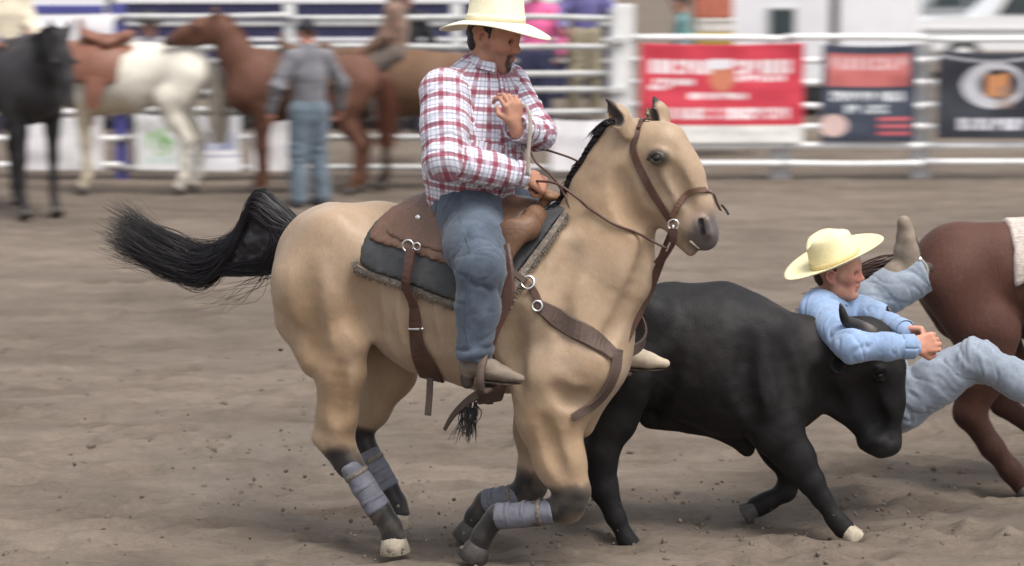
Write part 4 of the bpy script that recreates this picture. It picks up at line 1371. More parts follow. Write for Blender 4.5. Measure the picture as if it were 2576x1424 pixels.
# ================================================================== the rider in plaid
M_BOOT_DARK = mat('dusty_brown_boot', (0.17, 0.135, 0.105), rough=0.8, var=0.3, nscale=16, bump=0.25, bscale=120)
def build_rider():
    n, u = H.n, H.u
    up = V(0, 0, 1)
    f = unit(V(.75, -.66, 0)); r = np.cross(f, up)                 # torso facing, its right side
    t = thing("person", "rider in red and white plaid shirt, jeans and straw hat on the buckskin", "person", H(1180, 560))
    waist, belly, chest, upper = H(1178, 475), H(1186, 405), H(1192, 310), H(1200, 224)
    shR, shL = upper + r * .20 + V(0, 0, .0), upper - r * .185 + V(0, 0, .01)
    neck = H(1215, 166); hc = H(1243, 100)
    elR = at(1120, 402, upper[1] - .30); wrR = H(1315, 440, .12); haR = H(1348, 452, .08)
    elL = at(1354, 330, shL[1] - .14); wrL = at(1300, 322, elL[1] - .22)
    hipR, hipL = H(1168, 530, .10), H(1215, 520, -.10)
    knR, anR = H(1212, 672, .37), H(1192, 905, .385)
    knL, anL = H(1420, 590, -.31), H(1545, 872, -.34)
    ff = unit(V(.90, -.40, -.14)); hu = V(.10, .02, 1)
    # ---- body (skin)
    B = Body()
    B.chain([(waist, .13), (belly, .14), (chest, .14), (upper, .11)], .05, f, .8)
    B.cone(shR, shL, .06, .06, .05)
    B.chain([(upper, .08), (neck, .062), (hc - ff * .03 - V(0, 0, .03), .056)], .04)
    B.chain([(shR, .055), (elR, .045), (wrR, .030)], .03); B.chain([(shL, .055), (elL, .045), (wrL, .030)], .03)
    B.chain([(waist, .12), (hipR, .10), (knR, .06), (anR, .04)], .05); B.chain([(waist, .12), (hipL, .10), (knL, .06), (anL, .04)], .05)
    for a, k in ((anR, 1), (anL, -1)): B.cone(a, a + u * .11 - V(0, 0, .045), .035, .022, .02)
    p, hr, hup = head_prims(B, hc, ff, hu, 1.04)
    hand_prims(B, wrR + (haR - wrR) * .35, haR - wrR + V(0, 0, -.01), unit(-n * .6 - up * .6), 1.0, 1.06, thumb=1)
    hand_prims(B, wrL + V(-.004, -.01, .012), V(-.16, -.12, 1), unit(-f + V(.3, 0, 0)), .62, 1.06, thumb=1, spread=.1)
    v, fc = B.mesh(.005, relax=1)
    skin = (.42, .21, .14)
    L_ = []
    stub = p(.055, 0, -.085)
    L_.append((.45 * near(v, p(.05, 0, -.08), .055, .03), (.14, .065, .045)))       # stubble
    for k in (-1, 1):
        d, _ = seg_info(v, p(.0, .066 * k, -.03), p(.02, .05 * k, -.085)); L_.append((.45 * (1 - sstep(d, .012, .03)), (.13, .06, .04)))
        d, _ = seg_info(v, p(.100, .004 * k, -.044), p(.085, .026 * k, -.055)); L_.append((.93 * (1 - sstep(d, .006, .011)), (.016, .011, .009)))
        d, _ = seg_info(v, p(.087, .027 * k, -.056), p(.078, .024 * k, -.090)); L_.append((.88 * (1 - sstep(d, .005, .012)), (.016, .011, .009)))
        d, _ = seg_info(v, p(.090, .014 * k, .030), p(.076, .048 * k, .027)); L_.append((.85 * (1 - sstep(d, .004, .009)), (.018, .012, .010)))
        L_.append((.6 * near(v, p(.080, .032 * k, .006), .012, .008), (.13, .055, .04)))
    L_.append((.95 * near(v, p(.080, 0, -.098), .020, .014), (.016, .011, .009)))   # goatee
    L_.append((.7 * near(v, p(.090, 0, -.066), .010, .008), (.26, .09, .07)))
    L_.append((.5 * near(v, p(.1, 0, -.02), .02, .03), (.36, .14, .09)))
    obj("body", v, fc, M_SKIN, t, colors=skin_colors(v, skin, L_))
    eyes(t, p, ff, ff + V(.1, 0, -.15))
    # hair below the hat
    Bh = Body()
    Bh.cone(p(-.042, 0, .05), p(-.050, 0, -.015), .080, .064, .03, hr, .92)
    for k in (-1, 1): Bh.cone(p(-.005, .068 * k, .06), p(.012, .070 * k, .005), .02, .007, .02)
    hv, hf = Bh.mesh(.008, relax=1)
    hv = hv + vert_normals(hv, hf) * (.003 * fbm(hv * 60, 3, 2))[:, None]
    obj("hair", hv, hf, M_HAIR, t)
    # ---- shirt
    S = Body()
    S.chain([(waist - V(0, 0, .01), .185), (belly, .205), (chest, .198), (upper, .140)], .06, f, .88)
    S.ball(belly + f * .05, .15, .08)
    S.cone(shR, shL, .082, .082, .06)
    S.cone(upper, neck - V(0, 0, .01), .10, .070, .05)
    S.chain([(shR + V(0, 0, -.01), .094), (shR * .5 + elR * .5, .092), (elR, .080)], .035); S.chain([(elR, .080), (elR * .4 + wrR * .6, .066), (wrR, .046)], .03)
    S.chain([(shL, .085), (elL, .070)], .035); S.chain([(elL, .070), (wrL, .046)], .03)
    dR, dL = unit(wrR - elR), unit(wrL - elL)
    cutS = lambda g: np.maximum(np.where(np.linalg.norm(g - wrR, axis=-1) < .12, (g - wrR) @ dR - .006, -1), np.where(np.linalg.norm(g - wrL, axis=-1) < .12, (g - wrL) @ dL - .006, -1))
    v, fc = S.mesh(.0065, relax=2, cut=cutS)
    v = wrinkle(v, fc, .012, [(elR, .22), (elL, .2), (waist, .18), (shR, .16), (wrR, .16)], 3, 8, [(waist - V(0, 0, .1), upper), (shR, elR), (elR, wrR), (shL, elL), (elL, wrL)])
    v = relax_mesh(v, fc, 1)
    side = r
    uv = bone_uv(v, fc, [(waist - V(0, 0, .1), neck, .15, -f), (shR, elR, .085, V(-.2, -1, .1)), (elR, wrR, .070, V(0, -1, .25)), (shL, elL, .075, V(-.3, -1, .2)), (elL, wrL, .06, V(0, -1, .3))])
    sh = obj("shirt", v, fc, M_PLAID, t, uv=uv)
    sb = bvh_of(v, fc)
    # collar
    ring = []
    for a in np.linspace(-2.75, 2.75, 34):
        ring.append(neck + V(0, 0, .026) + (-f * math.cos(a) * .078 + r * math.sin(a) * .072) + V(0, 0, -.026 * (abs(a) / 2.75) ** 2) + f * .016)
    ring = np.array(ring)
    nrm = np.array([unit((q - neck) * V(1, 1, 0) + V(0, 0, .03)) for q in ring])
    tilt = np.array([unit(q * V(1, 1, 0) + V(0, 0, .75)) for q in nrm])
    cv, cf = strap(ring + nrm * .01, tilt, np.interp(np.abs(np.linspace(-1, 1, 34)), [0, .8, 1], [.050, .062, .075]), .006)
    cuv = np.stack([np.repeat(np.linspace(0, .45, 34), 4), np.tile([0, .01, .04, .05], 34)], 1)
    obj("collar", cv, cf, M_PLAID, sh, uv=cuv)
    # button band down the front and cuffs
    pts, nm = [], []
    for k in np.linspace(0, 1, 22):
        c = (neck - V(0, 0, .045)) * (1 - k) + (waist + V(0, 0, .0)) * k
        hit = sb.ray_cast(Vector(c + f * .6), Vector(-f))
        if hit[0]: pts.append(np.array(hit[0]) + f * .002); nm.append(np.array(hit[1]))
    bv2, bf2 = strap(np.array(pts), np.array(nm), .030, .004)
    buv = np.stack([np.tile([-.015, -.01, .01, .015], len(pts)), np.repeat(np.linspace(0, .5, len(pts)), 4)], 1)
    obj("button_band", bv2, bf2, M_PLAID, sh, uv=buv)
    for el, wr in ((elR, wrR), (elL, wrL)):
        d = unit(wr - el); a = unit(np.cross(d, up)); b = np.cross(d, a)
        c = wr - d * .012
        sp = np.array([c + (a * math.cos(w) + b * math.sin(w)) * .049 for w in np.linspace(0, 2 * np.pi, 25)])
        v2, f2 = strap(sp, sp - c, .055, .004)
        cu = np.stack([np.repeat(np.linspace(0, .3, 25), 4), np.tile([0, .01, .045, .055], 25)], 1)
        obj("cuff", v2, f2, M_PLAID, sh, uv=cu)
    # ---- jeans
    J = Body()
    J.cone(waist - V(0, 0, .0), H(1185, 520), .168, .165, .05, f, .86)
    J.chain([(H(1180, 520, .05), .15), (hipR * .35 + knR * .65, .118), (knR, .093)], .05)
    J.chain([(knR, .093), (knR * .55 + anR * .45, .085), (anR + V(0, 0, -.01), .068)], .04)
    J.chain([(H(1200, 515, -.05), .15), (hipL * .4 + knL * .6, .115), (knL, .09)], .05); J.chain([(knL, .09), (anL + V(0, 0, .04), .066)], .04)
    d1 = unit(anR - knR); d2 = unit(anL - knL)
    cut = lambda g: np.maximum(g[..., 2] - (waist[2] + .025), np.maximum(np.where(np.linalg.norm(g - anR, axis=-1) < .25, (g - anR) @ d1, -1), np.where(np.linalg.norm(g - anL, axis=-1) < .25, (g - anL) @ d2 + .04, -1)))
    v, fc = J.mesh(.008, relax=2, cut=cut)
    v = wrinkle(v, fc, .010, [(knR, .24), (hipR, .2), (knL, .2), (anR, .2)], 13, 8, [(hipR, knR), (knR, anR), (hipL, knL), (knL, anL)])
    v = relax_mesh(v, fc, 1)
    j = obj("jeans", v, fc, M_DENIM, t)
    jb = bvh_of(v, fc)
    # belt hidden under the shirt's blouse, outer seam
    P_, N_ = drape(jb, [(1150, 490), (1160, 560), (1185, 640), (1178, 720), (1172, 800), (1180, 880)], .001, 6)
    v, fc = strap(P_, N_, .006, .002); obj("seam", v, fc, M_DENIM, j, smooth=False)
    # ---- boots and hat
    boot(t, anR + u * .015 - V(0, 0, .01), anR + unit(u + n * -.10) * .2 - V(0, 0, .03), anR + V(0, 0, .14), M_BOOT_DARK, .88)
    boot(t, anL + u * .015 - V(0, 0, .01), anL + unit(u + n * -.15) * .2 + V(0, 0, -.02), anL + V(0, 0, .14), M_BOOT_PALE)
    hat(t, p(-.005, 0, .068), ff + V(0, 0, .10), hu + V(-.02, 0, 0), M_STRAW_PALE, mat("straw_band", (.75, .68, .5)), 1.13, brim=(.208, .178), crown_h=.135, roll=-.012, dip=.052)
    # folded rope strand held in the raised hand
    sp = smooth_path([at(1322, 262, wrL[1] - .03), at(1334, 300, wrL[1] - .05), at(1330, 380, wrL[1] - .05), at(1326, 440, wrL[1] - .04)], 6)
    v, fc = strap(sp, np.tile(V(-.3, -1, 0), (len(sp), 1)), .016, .005)
    solo("strap", v, fc, M_ROPE, "pale strap hanging from the plaid rider's raised hand", "strap")
build_rider()
# ================================================================== the steer
M_BLACKHIDE = mat("black_hide", (0.012, 0.011, 0.012), rough=0.6, var=0.3, nscale=10, bump=0.2, bscale=130, spec=0.24, attr="Col", sheen=0.0)
M_HORN = mat("dark_horn", (0.02, 0.018, 0.018), rough=0.35, var=0.3, nscale=30, attr="Col")
T = Plane(1800, 10.02, 3)

def build_steer():
    n = T.n; B = Body()
    P = T
    def ch(pts, k=0.04, flat=1.0):
        q = []
        for px, py, r, lat in pts:
            p = P(px, py, lat); q.append((p, r * T.m(p)))
        B.chain(q, k, n, flat)
    ch([(1588, 880, 130, 0), (1690, 885, 155, 0), (1800, 900, 178, 0), (1880, 928, 172, 0), (1945, 945, 150, 0)], .07, .80)
    ch([(1580, 790, 55, 0), (1680, 772, 46, 0), (1820, 772, 46, 0), (1930, 838, 50, 0)], .07, .8)       # top line
    ch([(1945, 940, 150, 0), (2030, 915, 112, 0), (2110, 900, 94, 0), (2165, 885, 82, 0)], .07, .72)    # neck
    ch([(1940, 1040, 60, 0), (1990, 1005, 44, 0), (2060, 965, 34, 0)], .06, .5)                           # dewlap and brisket
    ch([(1640, 1045, 34, 0), (1820, 1075, 26, 0), (1878, 1128, 22, 0)], .05, .7)                            # belly line and sheath
    for s in (1, -1):
        ch([(1915, 860, 80, .12 * s), (1945, 1000, 84, .14 * s)], .08, .7)                                  # shoulder
        ch([(1600, 800, 70, .12 * s), (1580, 940, 100, .14 * s)], .08, .75)                                  # rump
        ch([(1605, 770, 34, .17 * s), (1640, 800, 40, .17 * s)], .08, .7)                                    # hook bone
    # head, hanging low
    ch([(2178, 880, 78, 0), (2200, 930, 72, 0), (2212, 1010, 60, 0), (2220, 1080, 48, 0)], .05, .78)
    ch([(2125, 955, 70, 0), (2135, 1000, 58, 0), (2190, 1082, 38, 0)], .05, .6)
    ch([(2210, 1100, 42, 0), (2230, 1112, 38, 0)], .022, 1.12)                                                # muzzle
    ch([(2182, 1108, 26, 0), (2212, 1130, 20, 0)], .025, 1.2)
    for s in (1, -1):
        B.ball(P(2212, 938, .10 * s), .034, .035)
        B.cone(P(2235, 1100, .045 * s), P(2242, 1118, .045 * s), .020, .017, .015)
    B.cone(P(2236, 1094, .085), P(2243, 1108, .080), .016, .013, .010, sub=True)
    B.cone(P(2205, 1072, .075), P(2215, 1060, .075), .020, .016, .03, sub=True)
    B.cone(P(2185, 1118, .08), P(2236, 1140, .07), .004, .004, .008, sub=True)
    # near foreleg reaching forward
    ch([(1935, 1010, 84, .14), (1955, 1085, 62, .15), (2000, 1150, 45, .16), (2042, 1215, 33, .16)], .05, .8)
    ch([(2042, 1215, 34, .16), (2066, 1252, 26, .16), (2103, 1306, 23, .16), (2122, 1328, 28, .16)], .025, .9)
    # far foreleg folded
    ch([(1930, 1040, 74, -.14), (1965, 1130, 48, -.14), (1990, 1190, 33, -.14)], .05, .8)
    ch([(1990, 1190, 33, -.14), (1975, 1235, 25, -.14), (1930, 1262, 23, -.14), (1905, 1275, 27, -.14)], .025, .9)
    # hind legs
    ch([(1570, 950, 92, .14), (1538, 1050, 62, .16), (1508, 1140, 42, .18), (1522, 1235, 31, .19)], .05, .8)
    ch([(1498, 1150, 22, .18), (1508, 1228, 16, .19)], .04, .8)
    ch([(1522, 1235, 32, .19), (1548, 1300, 24, .20), (1576, 1356, 22, .20), (1590, 1376, 27, .20)], .025, .9)
    ch([(1540, 960, 90, -.14), (1500, 1060, 58, -.15), (1446, 1160, 38, -.15), (1425, 1225, 30, -.15)], .05, .8)
    ch([(1425, 1225, 31, -.15), (1430, 1280, 23, -.15), (1440, 1325, 27, -.15)], .025, .9)
    # ears
    for s, pts in ((1, [(2142, 895, .10), (2102, 928, .19), (2070, 950, .21)]), (-1, [(2180, 870, -.10), (2215, 880, -.2), (2225, 890, -.24)])):
        q = [P(*a) for a in pts]
        B.chain([(q[0], .025), (q[1], .038), (q[2], .008)], .02, unit(V(.3, -.3, .8)), .4)
    cv, cf = B.mesh(.02, relax=1); cb = bvh_of(cv, cf)
    (e0,), (en,) = [q[:1] for q in drape(cb, [(2214, 944), (2215, 945), (2216, 946)], 0, 1)]
    B.cone(e0 - V(.015, 0, .012) + en * .012, e0 + V(.010, 0, .012) + en * .012, .016, .016, .010, sub=True)
    B.cone(e0 + V(-.012, 0, .024), e0 + V(.020, 0, .022), .011, .010, .012)
    B.cone(e0 + V(-.018, 0, -.022), e0 + V(.012, 0, -.024), .008, .008, .012)
    for pix in ([(2060, 940), (2075, 985), (2110, 1030)], [(2180, 980), (2195, 1030), (2210, 1070)], [(1960, 880), (1985, 960), (1990, 1030)], [(1880, 860), (1870, 960), (1900, 1060)], [(1700, 900), (1660, 980), (1640, 1040)]):
        q, nq = drape(cb, pix, 0, 3)
        for i in range(len(q) - 1): B.cone(q[i] + nq[i] * .0225, q[i + 1] + nq[i + 1] * .0225, .026, .026, .06, sub=True)
    v, f = B.mesh(.009, relax=3)
    nn = vert_normals(v, f)
    v = v + nn * (.004 * fbm(v * 6, 12, 3) + .002 * fbm(v * 18, 3, 2))[:, None]
    col = np.tile(np.array([.0115, .0105, .0108]), (len(v), 1))
    up_ = sstep(nn[:, 2], .2, .9) * 0
    dust = sstep(fbm(v * 2.5, 31, 3), .0, .9) * .5
    col = col * (1 - dust[:, None]) + np.array([.026, .021, .018]) * dust[:, None]
    mz = near(v, P(2232, 1115, .04), .03, .05)
    col = col * (1 - .5 * mz[:, None]) + np.array([.035, .033, .036]) * .5 * mz[:, None]
    base = P(1800, 1300); base[2] = 0
    t = thing("steer", "black horned steer running head down with the man hanging on its neck", "steer", base)
    obj("body", v, f, M_BLACKHIDE, t, colors=col)
    for c_ in (e0 - en * .008, e0 - 2 * n * np.dot(e0 - T.p0, n)):
        ev, ef = lathe(c_, [(.0005, -.018), (.011, -.014), (.017, 0), (.011, .014), (.0005, .018)], 14, n)
        obj("eye", ev, ef, M_EYE, t)
    # horns
    for pts in ([(2192, 838, .09), (2160, 822, .17), (2128, 806, .22), (2114, 764, .24)], [(2190, 832, -.04), (2218, 820, -.08), (2244, 806, -.12), (2232, 770, -.14)]):
        sp = smooth_path([P(*a) for a in pts], 8)
        hv, hf = tube(sp, np.interp(np.linspace(0, 1, len(sp)), [0, .5, .9, 1], [.034, .029, .014, .005]), 14)
        k = np.repeat(np.linspace(0, 1, len(sp)), 14)
        hc_ = np.outer(1 - sstep(k, .35, .6) * .0, np.array([.02, .018, .018]))
        hc_ = hc_ + np.outer(np.exp(-((k - .18) / .14) ** 2), np.array([.12, .105, .09]))
        obj("horn", hv, hf, M_HORN, t, colors=hc_)
    # cloven hooves
    def hoof(c, d, m):
        d = unit(d); sd_ = n
        for s in (1, -1):
            hv, hf = lathe(c + sd_ * .022 * s - d * .015, [(.020, -.01), (.026, .01), (.033, .06), (.036, .075), (.030, .08)], 14, unit(d + V(.5, 0, 0) * .6), squash=(1.25, .8))
            obj("hoof", hv, hf, m, t)
    hoof(P(2128, 1333, .16), V(.5, 0, -.8), M_HOOF)
    hoof(P(1900, 1277, -.14), V(-.8, 0, -.3), M_HOOFD)
    hoof(P(1592, 1378, .20), V(.35, 0, -.9), M_HOOFD)
    hoof(P(1442, 1327, -.15), V(.2, 0, -1), M_HOOFD)
    # tail streaming behind, out of sight beyond the horse
    sp = smooth_path([P(1500, 800), P(1470, 790), P(1440, 860), P(1430, 960)], 6)
    tv, tf = tube(sp, np.linspace(.03, .012, len(sp)), 8); obj("tail", tv, tf, M_BAND, t)
    return t, bvh_of(v, f)
STEER, SBVH = build_steer()
# ================================================================== the man hanging on the steer's neck
def build_wrestler():
    t = thing("person", "man in pale blue shirt and yellow straw hat wrestling the black steer by its horns", "person", at(2230, 1000, 10.3))
    hc = at(2108, 686, 10.22)
    ff = unit(V(.93, -.36, .03)); hu = V(-.14, -.06, 1)
    neck = at(2085, 748, 10.26)
    upper = at(2085, 790, 10.30); chest = at(2120, 850, 10.34); waist = at(2190, 945, 10.36); pelvis = at(2245, 1010, 10.36)
    shR = at(2062, 782, 10.10); shL = at(2150, 775, 10.46)
    elR = at(2140, 872, 9.74); wrR = at(2292, 872, 9.78); haR = at(2340, 855, 9.80)
    elL = at(2200, 800, 10.20); wrL = at(2272, 832, 9.98)
    hipR = at(2268, 1010, 10.22); knR = at(2452, 900, 10.12); anR = at(2660, 1010, 10.02)
    hipL = at(2225, 960, 10.46); knL = at(2172, 765, 10.44); anL = at(2318, 690, 10.46)
    B = Body()
    tf = unit(V(.55, -.5, .4))
    B.chain([(pelvis, .12), (waist, .115), (chest, .125), (upper, .10)], .05, tf, .8)
    B.cone(shR, shL, .06, .06, .05)
    B.chain([(upper, .07), (neck, .055), (hc - V(0.02, 0, .03), .05)], .04)
    B.chain([(shR, .05), (elR, .042), (wrR, .028)], .03); B.chain([(shL, .05), (elL, .04), (wrL, .028)], .03)
    B.chain([(pelvis, .1), (hipR, .1), (knR, .06), (anR, .04)], .05); B.chain([(pelvis, .1), (hipL, .1), (knL, .06), (at(2268, 708, 10.46), .04)], .05)
    B.cone(at(2268, 708, 10.46), at(2262, 640, 10.45), .035, .025, .03)
    B.cone(anR, anR + V(.12, 0, .02), .035, .025, .03)
    p, hr, hup = head_prims(B, hc, ff, hu, 1.0)
    hand_prims(B, wrR + (haR - wrR) * .1, V(1, .02, .18), V(.1, .9, -.2), .85, 1.12, thumb=-1)
    hand_prims(B, wrL, V(1, -.35, -.05), V(0, -.6, -.7), .9, 1.08, thumb=1)
    v, fc = B.mesh(.005, relax=1)
    L_ = [(.5 * near(v, p(.07, .03, -.02), .03, .03), (.60, .22, .16)), (.5 * near(v, p(.07, -.03, -.02), .03, .03), (.60, .22, .16)), (.6 * near(v, p(.105, 0, -.018), .015, .02), (.60, .23, .17)),
          (.55 * near(v, haR, .07, .05), (.56, .24, .16))]
    for k in (-1, 1):
        d, _ = seg_info(v, p(.090, .014 * k, .030), p(.076, .048 * k, .027)); L_.append((.6 * (1 - sstep(d, .003, .008)), (.17, .085, .055)))
        L_.append((.5 * near(v, p(.080, .032 * k, .006), .012, .008), (.26, .12, .09)))
        L_.append((.5 * near(v, p(-.02, .085 * k, 0), .03, .015), (.58, .22, .17)))
    d, _ = seg_info(v, p(.092, -.016, -.062), p(.092, .016, -.062)); L_.append((.6 * (1 - sstep(d, .007, .012)), (.44, .14, .12)))
    obj("body", v, fc, M_SKIN, t, colors=skin_colors(v, (.50, .255, .175), L_))
    eyes(t, p, ff, ff + V(.2, 0, -.1))
    Bh = Body()
    Bh.cone(p(-.042, 0, .05), p(-.050, 0, -.01), .078, .062, .03, hr, .92)
    for k in (-1, 1): Bh.cone(p(-.005, .066 * k, .06), p(.010, .069 * k, .008), .02, .007, .02)
    hv, hf = Bh.mesh(.008, relax=1)
    obj("hair", hv, hf, mat("brown_hair", (.06, .032, .018), rough=.5, var=.3, nscale=60), t)
    # shirt
    S = Body()
    S.chain([(waist, .150), (chest, .165), (upper, .130)], .05, tf, .86)
    S.cone(shR, shL, .080, .078, .06)
    S.cone(upper, neck + V(0, 0, -.02), .095, .066, .05)
    S.chain([(shR, .080), (shR * .5 + elR * .5, .072), (elR, .066)], .035); S.chain([(elR, .066), (elR * .4 + wrR * .6, .056), (wrR, .047)], .03)
    S.chain([(shL, .08), (elL, .066), (wrL, .046)], .03)
    v, fc = S.mesh(.0065, relax=2)
    v = wrinkle(v, fc, .011, [(elR, .2), (shR, .2), (elL, .15), (waist, .2)], 5, 8, [(waist, upper), (shR, elR), (elR, wrR), (shL, elL), (elL, wrL)])
    v = relax_mesh(v, fc, 1)
    sh = obj("shirt", v, fc, M_CHAMBRAY, t)
    f2 = unit(ff * V(1, 1, 0)); r2 = np.cross(f2, V(0, 0, 1))
    ring = []
    for a in np.linspace(-2.6, 2.6, 30):
        ring.append(neck + V(0, 0, .016) + (-f2 * math.cos(a) * .084 + r2 * math.sin(a) * .080) + V(0, 0, -.03 * (abs(a) / 2.6) ** 2) + f2 * .01)
    ring = np.array(ring)
    nrm = np.array([unit((q - neck) * V(1, 1, 0) + V(0, 0, .75) * .08) for q in ring])
    cv, cf = strap(ring + nrm * .006, np.array([unit(q + V(0, 0, .7)) for q in nrm]), .055, .006)
    obj("collar", cv, cf, M_CHAMBRAY, sh)
    for el, wr, rad in ((elR, wrR, .051), (elL, wrL, .05)):
        d = unit(wr - el); a = unit(np.cross(d, V(0, 0, 1))); b = np.cross(d, a)
        c = wr - d * .014
        sp = np.array([c + (a * math.cos(w) + b * math.sin(w)) * rad for w in np.linspace(0, 2 * np.pi, 25)])
        v2, q2 = strap(sp, sp - c, .06, .004); obj("cuff", v2, q2, M_CHAMBRAY, sh)
    # jeans
    J = Body()
    J.cone(waist + V(.02, 0, -.03), pelvis, .145, .150, .05, tf, .9)
    J.chain([(hipR, .128), (hipR * .5 + knR * .5, .104), (knR, .084)], .05); J.chain([(knR, .084), (knR * .5 + anR * .5, .080), (anR, .082)], .04)
    J.chain([(hipL, .13), (hipL * .5 + knL * .5, .100), (knL, .088)], .05); J.chain([(knL, .088), (knL * .5 + anL * .5, .094), (anL, .092)], .04)
    d2 = unit(anL - knL)
    cut = lambda g: np.where(np.linalg.norm(g - anL, axis=-1) < .2, (g - anL) @ d2 - .01, -1)
    v, fc = J.mesh(.008, relax=2, cut=cut)
    v = wrinkle(v, fc, .012, [(knR, .25), (hipR, .25), (knL, .22), (anL, .16)], 23, 8, [(hipR, knR), (knR, anR), (hipL, knL), (knL, anL)])
    v = relax_mesh(v, fc, 1)
    jn = obj("jeans", v, fc, M_DENIM_PALE, t)
    # boots
    boot(t, at(2278, 672, 10.46), at(2248, 552, 10.44), at(2215, 728, 10.45), M_BOOT, .97, toe_w=1.75, fat=1.28)
    boot(t, anR + V(.02, 0, -.01), anR + V(.2, -.05, .08), anR - unit(anR - knR) * .14, M_BOOT)
    # spur on the raised heel
    sp = smooth_path([at(2312, 650, 10.40), at(2330, 672, 10.42), at(2332, 700, 10.42), at(2322, 724, 10.42)], 5)
    v, fc = strap(sp, np.tile(V(.4, -.9, 0), (len(sp), 1)), .022, .005); obj("spur", v, fc, M_STEEL, t)
    hat(t, p(-.012, 0, .058), unit(V(.90, .16, .38)), V(-.36, -.12, .92), M_STRAW, mat('straw_hat_band', (.62, .52, .28), rough=.7), 1.06, brim=(.225, .18), crown_h=.125, roll=.030, dip=-.012, crease=.028)
build_wrestler()
# ================================================================== generic horses: the bay beyond the steer and the ones waiting by the fence
M_COAT_DULL = mat('dusty_horse_coat', (0.4, 0.3, 0.2), rough=0.62, var=0.16, nscale=6, bump=0.28, bscale=90, attr='Col', spec=0.2, sheen=0.05, stretch=(1, 1, .35), var2=.10, n2=55)
def horse_body(neck=None, legs=None, h=.016, extra=None):
    """local frame: x forward, y left, z up; returns verts, faces and key points"""
    n = V(0, 1, 0); B = Body()
    def ch(pts, k=.05, flat=1.0):
        B.chain([(V(*p[:3]), p[3]) for p in pts], k, n, flat)
    ch([(-.56, 0, 1.22, .24), (-.30, 0, 1.20, .24), (0, 0, 1.12, .325), (.30, 0, 1.10, .32), (.50, 0, 1.10, .28)], .08, .80)
    ch([(.50, 0, 1.10, .28), (.64, 0, 1.04, .18)], .07, .85)
    ch([(-.2, 0, 1.36, .09), (.1, 0, 1.36, .09), (.42, 0, 1.44, .09)], .10, .7)
    nk = neck or [(.55, 0, 1.22, .26), (.74, 0, 1.45, .185), (.93, 0, 1.70, .135), (1.02, 0, 1.84, .085)]
    ch(nk, .07, .62)
    px, py, pz, _ = nk[-1]
    return B, ch, nk

LEGS_STAND = dict(fr=[(.47, .93, .11), (.47, .72, .075), (.48, .50, .055), (.47, .30, .038), (.47, .17, .042), (.52, .07, .05)],
                  fl=[(.43, .93, .11), (.42, .72, .075), (.42, .50, .055), (.41, .30, .038), (.41, .17, .042), (.46, .07, .05)],
                  hr=[(-.44, .92, .14), (-.52, .72, .095), (-.66, .52, .058), (-.64, .32, .040), (-.63, .17, .043), (-.58, .07, .05)],
                  hl=[(-.40, .92, .14), (-.46, .72, .095), (-.58, .52, .058), (-.55, .32, .040), (-.54, .17, .043), (-.49, .07, .05)])

